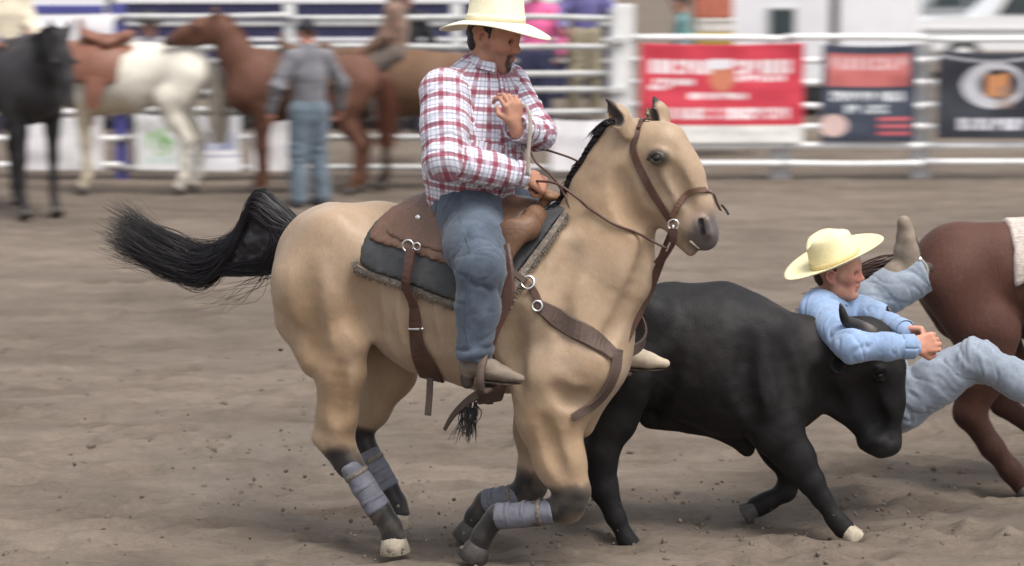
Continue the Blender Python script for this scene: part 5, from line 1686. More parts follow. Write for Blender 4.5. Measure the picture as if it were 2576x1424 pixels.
def generic_horse(name, label, loc, rotz, base_col, points_col, neck=None, head_dir=(.62, 0, -.78), legs=None, h=.016, tail=True, group=None, scale=1.0, patches=(), mane_col=(.02, .015, .012), tail_pts=None, blaze=None, head_side=0.0):
    B, ch, nk = horse_body(neck, legs, h)
    lg = dict(LEGS_STAND); lg.update(legs or {})
    hooves = []
    for key, pts in lg.items():
        s = -1 if key[1] == 'r' else 1
        y = .15 * s
        q = [(p[0], y * (1.05 if i == 0 else 1), p[1], p[2]) for i, p in enumerate(pts)]
        ch(q, .04, .8)
        if key[0] == 'h':
            ch([(-.60, .12 * s, 1.15, .17), (-.50, .14 * s, .98, .16)], .07, .75)
            ch([(q[2][0] - .03, y, q[2][2] + .03, .03), (q[1][0] - .05, y, q[1][2], .04)], .04, .7)
        else:
            ch([(.42, .09 * s, 1.30, .11), (.56, .14 * s, 1.05, .13)], .07, .7)
        hooves.append((V(q[-1][0], y, q[-1][2]), V(q[-1][0] - q[-2][0], 0, q[-1][2] - q[-2][2])))
    pl = V(*nk[-1][:3]); d = unit(V(*head_dir)); up = unit(V(0, 0, 1) - d * d[2]) if abs(d[2]) < .95 else V(1, 0, 0)
    sd = np.cross(d, up)
    B.chain([(pl + up * .0, .085), (pl + d * .16 + up * .0, .105), (pl + d * .36 + up * .01, .075), (pl + d * .54, .055)], .04, sd, .72)
    B.chain([(pl + d * .13 - up * .08, .105), (pl + d * .22 - up * .09, .08), (pl + d * .44 - up * .04, .05)], .04, sd, .6)
    for s in (1, -1):
        e0 = pl + sd * .055 * s - d * .02 + up * .05
        B.chain([(e0, .028), (e0 + V(0, 0, .07) + sd * .02 * s, .026), (e0 + V(0, 0, .14) + sd * .03 * s, .006)], .02)
        B.ball(pl + d * .2 + sd * .075 * s + up * .035, .03, .03)
    v, f = B.mesh(h, relax=2)
    v = v + vert_normals(v, f) * (.004 * fbm(v * 6, 4, 2))[:, None]
    col = np.tile(np.array(base_col, float), (len(v), 1)) * (1 + .14 * fbm(v * 2.5, 8, 3))[:, None]
    def mix(mask, c):
        nonlocal col
        col = col * (1 - mask[:, None]) + np.array(c) * mask[:, None]
    if points_col is not None:
        mix(1 - sstep(v[:, 2], .38, .60), points_col)
    mix(.7 * near(v, pl + d * .58, .06, .10), (.06, .05, .05) if base_col[0] < .5 else (.35, .28, .25))
    for fn, c in patches: mix(np.clip(fn(v), 0, 1), c)
    if blaze is not None:
        dd, _ = seg_info(v, pl + d * .12 + up * .09, pl + d * .5 + up * .06); mix(1 - sstep(dd, .02, .05), blaze)
    t = thing(name, label, "horse", loc, group, rotz)
    t.scale = (scale,) * 3
    obj("body", v, f, M_COAT_DULL, t, colors=col, local=True)
    for c, dd in hooves:
        dd = unit(dd)
        hv, hf = lathe(c - dd * .005, [(.04, 0), (.052, .025), (.062, .065), (.055, .07)], 14, dd)
        obj("hoof", hv, hf, M_HOOFD, t, local=True)
    for s in (1, -1):
        ev, ef = lathe(pl + d * .2 + sd * .098 * s + up * .035, [(.0005, -.018), (.012, -.013), (.018, 0), (.012, .013), (.0005, .018)], 10, sd)
        obj("eye", ev, ef, M_EYE, t, local=True)
    hm = mat("horse_hair", mane_col, rough=.5, var=.3, nscale=30)
    rng = np.random.default_rng(int(abs(loc[0]) * 100) + 1)
    gs = []
    if tail:
        tp = tail_pts or [(-.78, 0, 1.28), (-.86, 0, 1.15), (-.88, 0, .85), (-.86, 0, .5)]
        sp = [.015, .05, .07, .07]
        for i in range(260):
            u2 = rng.normal(0, .6, 2)
            gs.append([V(*p) + V(u2[0] * sp[j], u2[1] * sp[j], (u2[0] * sp[j] if abs(tp[-1][2] - tp[0][2]) < .4 else 0)) + rng.normal(0, .012, 3) * (j > 0) for j, p in enumerate(tp)])
        tv, tf_ = strands(None, gs, 4, .006, .002)
        o = obj("tail", tv, tf_, hm, t, local=True); o["kind"] = "stuff"
    gs = []
    cr = smooth_path([V(*p[:3]) + unit(V(-.7, 0, .7)) * p[3] * .92 for p in nk[1:]], 10)
    for i in range(220):
        j = rng.integers(0, len(cr)); c = cr[j] + rng.normal(0, .012, 3)
        gs.append([c, c + V(-.02, -.05, .02), c + V(-.03, -.09, -.08), c + V(-.03, -.11, -.18 - rng.uniform(0, .08))])
    tv, tf_ = strands(None, gs, 3, .006, .002)
    o = obj("mane", tv, tf_, hm, t, local=True); o["kind"] = "stuff"
    return t

def build_bay():
    # galloping, hind legs reaching under, only its quarters are in the picture
    legs = dict(hr=[(-.42, .92, .15), (-.46, .72, .130), (-.52, .51, .076), (-.40, .33, .054), (-.30, .21, .052), (-.24, .13, .05)],
                hl=[(-.36, .92, .15), (-.26, .72, .10), (-.28, .50, .060), (-.08, .34, .042), (.02, .24, .043), (.09, .17, .05)],
                fr=[(.47, .93, .11), (.66, .76, .075), (.82, .62, .055), (.98, .50, .038), (1.06, .42, .042), (1.12, .36, .05)],
                fl=[(.45, .93, .11), (.52, .72, .075), (.60, .55, .055), (.45, .42, .038), (.36, .38, .042), (.30, .33, .05)])
    p = V(2.62, 10.78, 0)
    t = generic_horse("horse", "riderless reddish bay horse galloping at the right edge beyond the steer", (p[0], p[1], -.08), math.radians(2),
                  (.076, .032, .022), (.045, .019, .014), h=.012, legs=legs, tail_pts=[(-.76, 0, 1.25), (-.90, 0, 1.22), (-1.05, 0, 1.18), (-1.28, 0, 1.10)],
                  neck=[(.55, 0, 1.22, .26), (.78, 0, 1.40, .185), (1.02, 0, 1.56, .135), (1.15, 0, 1.62, .085)], head_dir=(.85, 0, -.5), mane_col=(.04, .016, .012), scale=.93)
    # its saddle blanket and saddle
    B = Body()
    B.chain([(V(-.40, 0, 1.22), .262), (V(0, 0, 1.14), .345), (V(.22, 0, 1.13), .345)], .08, V(0, 1, 0), .82)
    cut = lambda g: np.maximum(np.maximum(g[..., 0] - .30, -.33 - g[..., 0]), 1.22 - .25 * np.abs(g[..., 0] + .05) + .02 * np.sin(g[..., 0] * 19) - g[..., 2])
    v, f = B.mesh(.015, relax=2, cut=cut)
    v = v + vert_normals(v, f) * (.006 * fbm(v * 12, 5, 2))[:, None]
    M_BLANKET = mat("pale_wool_blanket", (.50, .43, .38), rough=.95, var=.35, nscale=40, bump=.5, bscale=80, stretch=(1, 1, 4))
    s = thing("saddle", "saddle with pale wool blanket on the reddish bay horse", "saddle", (p[0], p[1], -.08), None, math.radians(2))
    s.scale = (.93,) * 3
    obj("blanket", v, f, M_BLANKET, s, local=True)
    B = Body()
    B.chain([(V(-.10, 0, 1.48), .06), (V(.03, 0, 1.45), .08), (V(.18, 0, 1.52), .07)], .08, V(0, 1, 0), 2.4)
    B.cone(V(.20, 0, 1.5), V(.24, 0, 1.66), .04, .03, .04)
    v, f = B.mesh(.015, relax=2)
    obj("seat", v, f, M_LEATHER, s, local=True)
build_bay()
# ================================================================== the fence line, the horses and people waiting there
M_WPIPE = mat("white_pipe_paint", (0.78, 0.78, 0.77), rough=0.45, var=0.10, nscale=4, var2=.06, n2=20)
M_GPIPE = mat("grey_galvanised_pipe", (0.50, 0.50, 0.49), rough=0.5, var=0.18, nscale=5)
M_BLUE = mat("blue_steel_paint", (0.085, 0.085, 0.29), rough=0.45, var=0.15, nscale=5)
M_POST = mat("weathered_post", (0.48, 0.47, 0.47), rough=0.85, var=0.2, nscale=7, bump=.3, bscale=30)
M_WHITE = mat("white_vinyl", (0.82, 0.81, 0.83), rough=0.5, var=0.05, nscale=3)
M_NAVY = mat("navy_sheet_metal", (0.035, 0.035, 0.085), rough=0.45, var=0.25, nscale=3)
M_GLASS = mat("dark_window_glass", (0.05, 0.065, 0.07), rough=0.12, var=0.1, spec=0.6)
M_PRINT = mat("printed_vinyl", (1, 1, 1), rough=0.5, var=0.05, nscale=3, attr="Col")
M_RUBBER = mat("tyre_rubber", (0.03, 0.03, 0.03), rough=0.85)

def zy(py, Y):
    d = ray(CX, py); return CAM_H + d[2] * Y / d[1]
def xp(px, Y):
    return (px - CX) / FPX * Y / (CP)       # close enough at the fence line

def fence_panel(x0, x1, Y0, Y1, rails, mat_, label, r=.032, posts=(), post_mat=None, group="fence panels", sag=0.0):
    t = thing("pipe_fence_panel", label, "fence", ((x0 + x1) / 2, (Y0 + Y1) / 2, 0), group)
    rng = np.random.default_rng(int(abs(x0 * 97) + 3))
    for z in rails:
        zz = z + rng.normal(0, .008)
        p = [V(x0, Y0, zz), V((x0 + x1) / 2, (Y0 + Y1) / 2, zz + rng.normal(0, .006) - sag), V(x1, Y1, zz + rng.normal(0, .006))]
        v, f = tube(smooth_path(p, 5), r, 10)
        obj("rail", v, f, mat_, t)
    for x, Y, w, h, m in posts:
        if w > .1:
            v, f = box((x, Y, h / 2 - .1), (w, w * .8, h + .2), .012)
            obj("post", v, f, m, t, smooth=False)
        else:
            v, f = tube([V(x, Y, -.1), V(x, Y, h * .5), V(x, Y, h)], w, 12); obj("post", v, f, m, t)
    return t

def banner(px0, px1, py0, py1, Y, fn, label, nx=150, nz=80, wave=.02, group="banners on the fence"):
    x0, x1, z1, z0 = xp(px0, Y), xp(px1, Y), zy(py0, Y), zy(py1, Y)
    U, W = np.meshgrid(np.linspace(0, 1, nx), np.linspace(0, 1, nz), indexing='ij')
    u, w = U.ravel(), W.ravel()
    x = x0 + (x1 - x0) * u; z = z1 + (z0 - z1) * w - .02 * np.sin(u * np.pi) * (1 - w)
    q = np.stack([x * 2.2, z * 3, np.zeros_like(x)], 1)
    y = Y - .045 + wave * fbm(q, 5, 2) + wave * .6 * np.sin(u * 19) * (1 - w) ** 2 * .5
    v = np.stack([x, y, z], 1)
    a = (np.arange(nx - 1)[:, None] * nz + np.arange(nz - 1)[None, :]).ravel()
    f = np.stack([a, a + 1, a + nz + 1, a + nz], 1)
    col = fn(u, w)
    o = solo("banner", v, f, M_PRINT, label, "banner", group=group, colors=col)
    sm = o.modifiers.new("thickness", 'SOLIDIFY'); sm.thickness = .006
    return o

def blocks(u, w, u0, u1, w0, w1, n, seed, fill=.68):
    """rows of letter-like blocks, too blurred in the picture to be read"""
    rng = np.random.default_rng(seed)
    m = np.zeros_like(u)
    inside = (u > u0) & (u < u1) & (w > w0) & (w < w1)
    s = (u - u0) / (u1 - u0) * n
    k = np.clip(s.astype(int), 0, n - 1)
    wd = rng.uniform(.62, .9, n); gap = rng.random(n) < .1
    notch = rng.uniform(.3, .7, n); nt = rng.integers(0, 4, n)
    fr = s - k; vv = (w - w0) / (w1 - w0)
    on = inside & (fr < wd[k]) & ~gap[k]
    hole = (nt[k] == 0) & (abs(vv - .5) < .16) & (fr > .28 * wd[k]) | (nt[k] == 1) & (abs(fr - wd[k] / 2) < .1) & (vv < .6) | (nt[k] == 2) & (vv > .6) & (fr > .3)
    return (on & ~hole).astype(float)

def paint(col, m, c): return col * (1 - m[:, None]) + np.array(c)[None, :] * m[:, None]

def red_banner(u, w):
    col = np.tile(np.array([.62, .055, .085]), (len(u), 1))
    top = w / .815
    for a in ((.06, .94, .20, .37, 17, 1), (.04, .34, .42, .50, 7, 2), (.55, .90, .38, .46, 8, 3), (.30, .66, .60, .67, 13, 4), (.18, .92, .79, .92, 22, 5), (.06, .2, .5, .57, 3, 9)):
        col = paint(col, blocks(u, top, *a), (.86, .78, .79))
    logo = (((u - .5) / .075) ** 2 + ((top - .42) / .16) ** 2 < 1).astype(float); col = paint(col, logo, (.62, .22, .13))
    rib = ((np.abs(u - .48) < .09) & (np.abs(top - .24 + .1 * (u - .48)) < .06)).astype(float); col = paint(col, rib, (.85, .82, .86))
    col = paint(col, (w > .815).astype(float), (.86, .85, .80))
    for a in ((.3, .45, .87, .91, 4, 8), (.5, .9, .88, .915, 14, 6)): col = paint(col, blocks(u, w, *a) * .5, (.5, .5, .48))
    return col
def navy_banner(u, w):
    col = np.tile(np.array([.055, .065, .095]), (len(u), 1))
    m = ((u > .05) & (u < .93) & (w > .08) & (w < .42)).astype(float); col = paint(col, m, (.58, .17, .16))
    col = paint(col, blocks(u, w, .08, .9, .12, .25, 9, 11), (.72, .45, .45))
    col = paint(col, blocks(u, w, .10, .88, .48, .58, 15, 12), (.72, .74, .76))
    col = paint(col, blocks(u, w, .25, .70, .61, .70, 9, 13), (.6, .64, .66))
    d = (((u - .13) / .15) ** 2 + ((w - .83) / .12) ** 2 < 1).astype(float); col = paint(col, d, (.72, .52, .48))
    for k in (0, 1, 2):
        col = paint(col, ((u > .60) & (u < .95) & (np.abs(w - .76 - .075 * k) < .022)).astype(float), (.62, .14, .16))
    return col
def dark_banner(u, w):
    col = np.tile(np.array([.040, .042, .056]), (len(u), 1))
    x, y = (u - .52) / .30, (w - .38) / .27
    r = np.sqrt(x * x + y * y)
    ring = ((r < 1) & (np.sqrt((x - .18) ** 2 + (y + .04) ** 2) > .66)).astype(float); col = paint(col, ring, (.58, .58, .62))
    core = ((np.abs(x - .12) < .34) & (np.abs(y + .02) < .52)).astype(float); col = paint(col, core, (.62, .28, .12))
    col = paint(col, ((np.abs(x - .05) < .2) & (np.abs(y + .55) < .12)).astype(float), (.06, .05, .05))
    col = paint(col, ((np.abs(x - .35) < .25) & (np.abs(y - .5) < .5)).astype(float) * .6, (.30, .20, .15))
    col = paint(col, blocks(u, w, .20, .86, .76, .90, 8, 21), (.68, .68, .74))
    col = paint(col, (np.abs(w - .05 - .05 * np.sin(u * 3.1)) < .018).astype(float), (.35, .35, .38))
    return col
def white_green(u, w):
    col = np.tile(np.array([.78, .79, .80]), (len(u), 1))
    d = (((u - .5) / .3) ** 2 + ((w - .48) / .26) ** 2 < 1) & (fbm(np.stack([u * 9, w * 9, u * 0], 1), 3, 2) > -.35)
    col = paint(col, d.astype(float), (.36, .60, .30))
    col = paint(col, blocks(u, w, .2, .85, .76, .88, 7, 31), (.5, .66, .60))
    return col
def white_blue(u, w):
    col = np.tile(np.array([.78, .78, .82]), (len(u), 1))
    col = paint(col, blocks(u, w, .12, .9, .28, .62, 6, 41), (.30, .34, .55))
    col = paint(col, (np.abs(w - .72) < .015).astype(float), (.35, .36, .45))
    return col
def plain_white(seed):
    def fn(u, w):
        col = np.tile(np.array([.82, .80, .82]), (len(u), 1))
        return paint(col, .35 * blocks(u, w, .1, .9, .3, .55, 10, seed), (.62, .58, .62))
    return fn

# ---- right-hand fence with the three big banners
YF = 25.9
RR = [1.58, 1.335, 1.08, .83, .58, .38, .19]
xs = [1585, 1962, 2312, 3250]
names = ["white pipe fence panel behind the red banner", "white pipe fence panel behind the navy banner", "white pipe fence panel behind the black banner with the ring emblem"]
for i in range(3):
    a, b = xp(xs[i], YF), xp(xs[i + 1], YF)
    fence_panel(a, b, YF, YF, RR, M_WPIPE, names[i], .036, [(b - .0, YF + .16, .20, 1.52, M_POST)], group="white fence panels on the right")
banner(1606, 2012, 108, 360, YF - .03, red_banner, "red banner with white lettering and white lower border on the fence")
banner(2058, 2290, 112, 356, YF - .03, navy_banner, "navy blue banner with red panel and pale lettering on the fence")
banner(2345, 2610, 128, 347, YF - .03, dark_banner, "black banner with pale ring emblem and one line of white lettering")
# gate post where the two fences meet
t = thing("gate_post", "thick pale grey gate post left of the red banner", "post", (xp(1566, YF), YF + .1, 0))
v, f = box((xp(1566, YF), YF + .1, .95), (.22, .2, 2.0), .015); obj("post", v, f, M_WPIPE, t, smooth=False)
v, f = box((xp(1566, YF) - .13, YF + .02, .95), (.06, .06, 1.9), .01); obj("hinge_bar", v, f, M_GPIPE, t, smooth=False)
for z in (.4, 1.0, 1.55):
    v, f = box((xp(1566, YF) - .08, YF - .03, z), (.2, .05, .07), .01); obj("hinge", v, f, M_GPIPE, t, smooth=False)

# ---- left-hand pen fence
YL = 26.0
RL = [1.79, 1.47, 1.16, .97, .76, .45, .12]
segs = [(-800, 312, "white pipe fence panel at the far left behind the dark horse"), (312, 735, "pale pipe fence panel behind the white horse and the sorrel"), (735, 1150, "pale pipe fence panel behind the man in grey"), (1150, 1552, "pale pipe fence panel behind the plaid rider, next to the gate post")]
for k, (a, b, lb) in enumerate(segs):
    pm = [(xp(b, YL), YL + .06, .14 if k == 0 else .06, 1.95, M_BLUE if k == 0 else M_GPIPE)] if k < 3 else []
    fence_panel(xp(a, YL), xp(b, YL), YL, YL, RL, M_GPIPE if k else M_WPIPE, lb, .036, pm, group="pale fence panels on the left")
banner(-60, 304, 34, 150, YL - .04, plain_white(3), "wide white banner along the top of the left fence")
banner(48, 268, 292, 428, YL - .04, plain_white(5), "low white banner left of the blue post")
banner(352, 472, 286, 428, YL - .04, white_green, "low white banner with a green emblem behind the white horse's legs")
banner(488, 612, 290, 430, YL - .04, white_blue, "low white banner with blue lettering below the sorrel horse")
banner(640, 760, 300, 430, YL - .04, plain_white(7), "low white banner just left of the man in grey")
banner(1385, 1535, 300, 430, YL - .04, plain_white(9), "low cream white banner between the plaid rider and the gate post")

# ---- generic standing people
def simple_person(label, loc, rotz, top_c, leg_c, hat_c=None, hat_kind="cap", skin=(.42, .21, .15), h=.016, arms=(.12, .12), sit=False, scale=1.0, group=None, boot_c=(.08, .06, .05), arm_out=.10, armf=0.0):
    t = thing("person", label, "person", loc, group, rotz); t.scale = (scale,) * 3
    up = V(0, 0, 1)
    if sit:
        hz = 0.0
        hip = [V(0, s * .1, .05) for s in (1, -1)]; kn = [V(.30, s * .33, -.15) for s in (1, -1)]; an = [V(.25, s * .36, -.55) for s in (1, -1)]
    else:
        hz = .95
        hip = [V(0, s * .09, .95) for s in (1, -1)]; kn = [V(.03, s * .11, .50) for s in (1, -1)]; an = [V(-.02, s * .13, .10) for s in (1, -1)]
    pel, ch_, upr, nk, hd = V(0, 0, hz + .03), V(0, 0, hz + .32), V(0, 0, hz + .50), V(.01, 0, hz + .60), V(.03, 0, hz + .72)
    sh = [V(0, s * .19, hz + .49) for s in (1, -1)]
    el = [V(-.03 + armf * .5, s * (.20 + arm_out), hz + .22) for s in (1, -1)]; wr = [V(.06 + armf, s * (.21 + arm_out * 1.1), hz - .01 + armf * .4) for s in (1, -1)]
    B = Body()
    B.chain([(pel, .13), (ch_, .13), (upr, .10)], .05, V(1, 0, 0), .75); B.cone(upr, nk, .07, .055, .04); B.cone(nk, hd, .055, .05, .03)
    B.cone(sh[0], sh[1], .06, .06, .05)
    p, hr, hup = head_prims(B, hd, V(1, 0, -.05), up)
    for k in (0, 1):
        B.chain([(sh[k], .05), (el[k], .04), (wr[k], .028)], .03); B.chain([(hip[k], .1), (kn[k], .06), (an[k], .04)], .04)
        hand_prims(B, wr[k], wr[k] - el[k], V(0, -1 if k == 0 else 1, 0), .4, 1.0, thumb=1)
    v, f = B.mesh(.011, relax=2)
    hair = near(v, p(-.04, 0, .05), .075, .02)
    obj("body", v, f, M_SKIN, t, colors=skin_colors(v, skin, [(hair, (.05, .03, .02))]), local=True)
    S = Body()
    S.chain([(pel, .165), (ch_, .175), (upr, .125)], .05, V(1, 0, 0), .74); S.cone(sh[0], sh[1], .078, .078, .05); S.cone(upr, nk, .09, .065, .04)
    for k in (0, 1): S.chain([(sh[k], .078), (el[k], .066), (wr[k], .046)], .035)
    v, f = S.mesh(h, relax=2); v = wrinkle(v, f, .012, [(e, .2) for e in el], 3, 7)
    obj("shirt", v, f, cloth_mat("cloth", top_c), t, local=True)
    J = Body(); J.cone(V(0, 0, hz + .02), V(0, 0, hz - .05), .16, .155, .05, V(1, 0, 0), .8)
    for k in (0, 1): J.chain([(hip[k] - V(0, 0, .03), .125), (kn[k], .09), (an[k] + V(0, 0, -.02), .082)], .04)
    v, f = J.mesh(h, relax=2); v = wrinkle(v, f, .012, [(e, .25) for e in kn], 7, 7)
    obj("trousers", v, f, cloth_mat("trouser_cloth", leg_c), t, local=True)
    for k in (0, 1):
        Bo = Body(); Bo.cone(an[k] + V(0, 0, .02), an[k] + V(.0, 0, -.04), .06, .055, .03); Bo.cone(an[k] + V(0, 0, -.055), an[k] + V(.18, 0, -.065), .045, .032, .03)
        v, f = Bo.mesh(.014, relax=1); obj("boot", v, f, mat("boot_leather", boot_c), t, local=True)
    if hat_c is not None:
        hm = mat("hat_cloth", hat_c, rough=.8)
        if hat_kind == "cap":
            C_ = Body(); C_.cone(p(-.015, 0, .06), p(.0, 0, .06), .098, .094, .02, hr, .88); C_.cone(p(.09, 0, .055), p(.15, 0, .045), .05, .03, .02, hup, .18)
            v, f = C_.mesh(.011, relax=2, cut=lambda g: (p(0, 0, .035) - g) @ hup); obj("cap", v, f, hm, t, local=True)
        else:
            b_ = BASE[t.name].copy(); BASE[t.name] = np.zeros(3)
            hat(t, p(-.005, 0, .055), V(1, 0, 0), up, hm, M_BAND, 1.1, roll=.03, dip=.02)
            BASE[t.name] = b_
    return t

R = math.radians
simple_person("man in grey shirt, jeans and dark cap walking past the sorrel horse", (xp(783, 23.2), 23.2, 0), R(125), (.16, .16, .175), (.12, .155, .19), (.03, .03, .035), "cap", arm_out=.16, scale=1.03, skin=(.50, .24, .18))
simple_person("person in a bright pink shirt standing on the fence behind the plaid rider", (xp(1345, 26.5), 26.5, .42), R(-100), (.80, .16, .36), (.045, .05, .10), (.75, .72, .62), "hat", armf=.1)
simple_person("person in khaki trousers standing on the fence left of the gate post", (xp(1468, 26.6), 26.6, .66), R(-80), (.14, .13, .30), (.33, .29, .20), (.5, .45, .35), "hat", armf=.2)
simple_person("person in a pale shirt and dark hat behind the fence left of the sorrel's head", (xp(388, 27.0), 27.0, 0), R(-60), (.45, .42, .46), (.08, .08, .10), (.03, .03, .03), "hat")
simple_person("person in a pink top behind the white banner in the top left corner", (xp(28, 27.4), 27.4, .34), R(-90), (.74, .22, .38), (.06, .06, .10), (.45, .2, .22), "hat")
simple_person("person in a teal jacket standing behind the red banner", (xp(1712, 28.6), 28.6, .22), R(170), (.10, .20, .20), (.09, .09, .10), (.06, .06, .06), "cap")
simple_person("person in black standing behind the top rail left of the plaid rider's hat", (xp(1025, 28.0), 28.0, .30), R(-95), (.02, .02, .022), (.03, .03, .04), (.03, .03, .03), "hat")

# ---- horses waiting by the fence
def white_patch(v): return sstep(v[:, 0] + .25 * fbm(v * 2, 5, 2), .12, .32)
generic_horse("horse", "white horse with brown saddle standing in front of the left fence", (xp(338, 24.4), 24.4, 0), R(178), (.68, .64, .55), None, h=.018, patches=[(lambda v: near(v, V(.75, 0, 1.4), .25, .3), (.30, .15, .10)), (lambda v: (1 - sstep(v[:, 2], .8, 1.05)) * sstep(v[:, 0], -.1, .1) * .7, (.62, .52, .36))], mane_col=(.50, .45, .38), scale=1.08, neck=[(.55, 0, 1.22, .26), (.80, 0, 1.36, .185), (1.05, 0, 1.46, .135), (1.16, 0, 1.52, .085)])
generic_horse("horse", "sorrel horse holding its head high beside the man in grey", (xp(770, 24.3), 24.3, 0), R(184), (.125, .056, .036), (.12, .05, .03), h=.018, neck=[(.55, 0, 1.22, .26), (.70, 0, 1.46, .185), (.84, 0, 1.70, .135), (.91, 0, 1.80, .085)], head_dir=(.93, 0, -.36), mane_col=(.14, .05, .03))
generic_horse("horse", "dark tan horse half hidden behind the plaid rider's back", (xp(1075, 24.9), 24.9, 0), R(172), (.15, .085, .05), (.06, .035, .025), h=.018, mane_col=(.05, .03, .02), neck=[(.55, 0, 1.22, .26), (.78, 0, 1.32, .185), (1.0, 0, 1.36, .135), (1.12, 0, 1.36, .085)])
generic_horse("horse", "dark grey horse with lowered head at the left edge of the arena", (-4.84, 22.6, 0), R(-58), (.030, .027, .029), (.025, .022, .025), h=.014, neck=[(.55, 0, 1.20, .27), (.75, 0, 1.33, .20), (.93, 0, 1.44, .155), (1.02, 0, 1.49, .10)], head_dir=(.42, 0, -.91), mane_col=(.015, .014, .016), scale=1.15)
# saddles on the waiting horses
def plain_saddle(label, loc, rotz, c, s=1.0):
    t = thing("saddle", label, "saddle", loc, None, rotz); t.scale = (s,) * 3
    B = Body(); B.chain([(V(-.25, 0, 1.20), .265), (V(0, 0, 1.13), .345), (V(.25, 0, 1.12), .345)], .08, V(0, 1, 0), .84)
    v, f = B.mesh(.02, relax=2, cut=lambda g: np.maximum(np.maximum(g[..., 0] - .33, -.33 - g[..., 0]), 1.05 + .25 * np.abs(g[..., 0]) - g[..., 2]))
    obj("skirt", v, f, mat("saddle_brown", c, rough=.5), t, local=True)
    B = Body(); B.chain([(V(-.24, 0, 1.54), .06), (V(-.05, 0, 1.46), .07), (V(.18, 0, 1.54), .06)], .08, V(0, 1, 0), 2.4); B.cone(V(.2, 0, 1.52), V(.24, 0, 1.68), .04, .03, .03)
    v, f = B.mesh(.02, relax=2); obj("seat", v, f, mat("saddle_brown", c, rough=.5), t, local=True)
    for s2 in (1, -1):
        sp = [V(.02, s2 * .31, 1.15), V(.05, s2 * .35, .98), V(.06, s2 * .36, .84)]
        v, f = strap(smooth_path(sp, 5), np.tile(V(0, s2, 0), (11, 1)), np.linspace(.22, .10, 11), .012); obj("fender", v, f, mat("saddle_brown", c, rough=.5), t, local=True, smooth=False)
        v, f = ring_shape(V(.06, s2 * .36, .77), V(1, 0, 0), .075, .014); obj("stirrup", v, f, M_LEATHER, t, local=True)
plain_saddle("reddish brown saddle on the white horse", (xp(278, 24.4), 24.4, 0), R(178), (.20, .085, .055), 1.08)
plain_saddle("brown saddle on the sorrel horse", (xp(770, 24.3), 24.3, 0), R(184), (.10, .05, .03))
simple_person("rider in brown shirt and dark hat on the dark tan horse", (xp(1000, 24.95), 24.95, 1.42), R(172), (.21, .13, .095), (.10, .08, .07), (.10, .07, .10), "hat", sit=True, armf=.22, arm_out=.02)
simple_person("rider in cream shirt on the dark grey horse at the left edge", (-4.98, 22.85, 1.62), R(-58), (.70, .62, .48), (.10, .10, .14), (.70, .62, .42), "hat", sit=True, armf=.22, arm_out=.02)

# ---- beyond the fence: trailers, a pickup, stacked crates
def trailer(label, x0, x1, Y, depth, h, body_m, windows=(), stripes=(), name="trailer", slats=0, base=.45):
    t = thing(name, label, "trailer", ((x0 + x1) / 2, Y + depth / 2, 0))
    v, f = box(((x0 + x1) / 2, Y + depth / 2, base + (h - base) / 2), (x1 - x0, depth, h - base), .06); obj("body", v, f, body_m, t, smooth=False)
    for (a, b, z0, z1) in windows:
        v, f = box(((a + b) / 2, Y - .012, (z0 + z1) / 2), (b - a + .08, .05, z1 - z0 + .08), .01); w = obj("window", v, f, M_GPIPE, t, smooth=False)
        v, f = box(((a + b) / 2, Y - .035, (z0 + z1) / 2), (b - a, .02, z1 - z0), .004); obj("pane", v, f, M_GLASS, w, smooth=False)
    for z, hh, m in stripes:
        v, f = box(((x0 + x1) / 2, Y - .01, z), (x1 - x0 - .04, .03, hh), .004); obj("trim_strip", v, f, m, t, smooth=False)
    n = max(2, int((x1 - x0) / 3))
    for i in range(n):
        x = x0 + (x1 - x0) * (i + .5) / n
        v, f = lathe(V(x, Y + .02, .36), [(.05, 0), (.2, .01), (.34, .02), (.36, .06), (.36, .2), (.3, .22)], 20, V(0, 1, 0)); obj("wheel", v, f, M_RUBBER, t)
    return t
YT = 33.0
trailer("long navy box with white slats added for dark tones behind the left fence", xp(300, YT), xp(1545, YT), YT, 2.4, 3.0, M_NAVY,  # added box, stands in for the blue chutes and their dark gaps
        stripes=[(1.86, .10, M_WHITE), (1.52, .06, M_GPIPE), (1.30, .05, M_WHITE), (1.0, .05, M_GPIPE), (2.05, .16, M_BLUE)])
trailer("white trailer behind the fence at the top left", xp(-900, YT), xp(285, YT), YT, 2.4, 3.0, M_WHITE, stripes=[(1.72, .12, M_BLUE)])
YW = 36.0
trailer("white camper with one dark window behind the red banner", xp(1806, YW), xp(2078, YW), YW, 2.4, 3.2, M_WHITE, windows=[(xp(1926, YW), xp(1986, YW), zy(96, YW), zy(24, YW))])
trailer("white horse trailer to the right of the white camper", xp(2096, YW), xp(2300, YW), YW, 2.4, 3.2, M_WHITE, stripes=[(2.1, .06, M_GPIPE)])
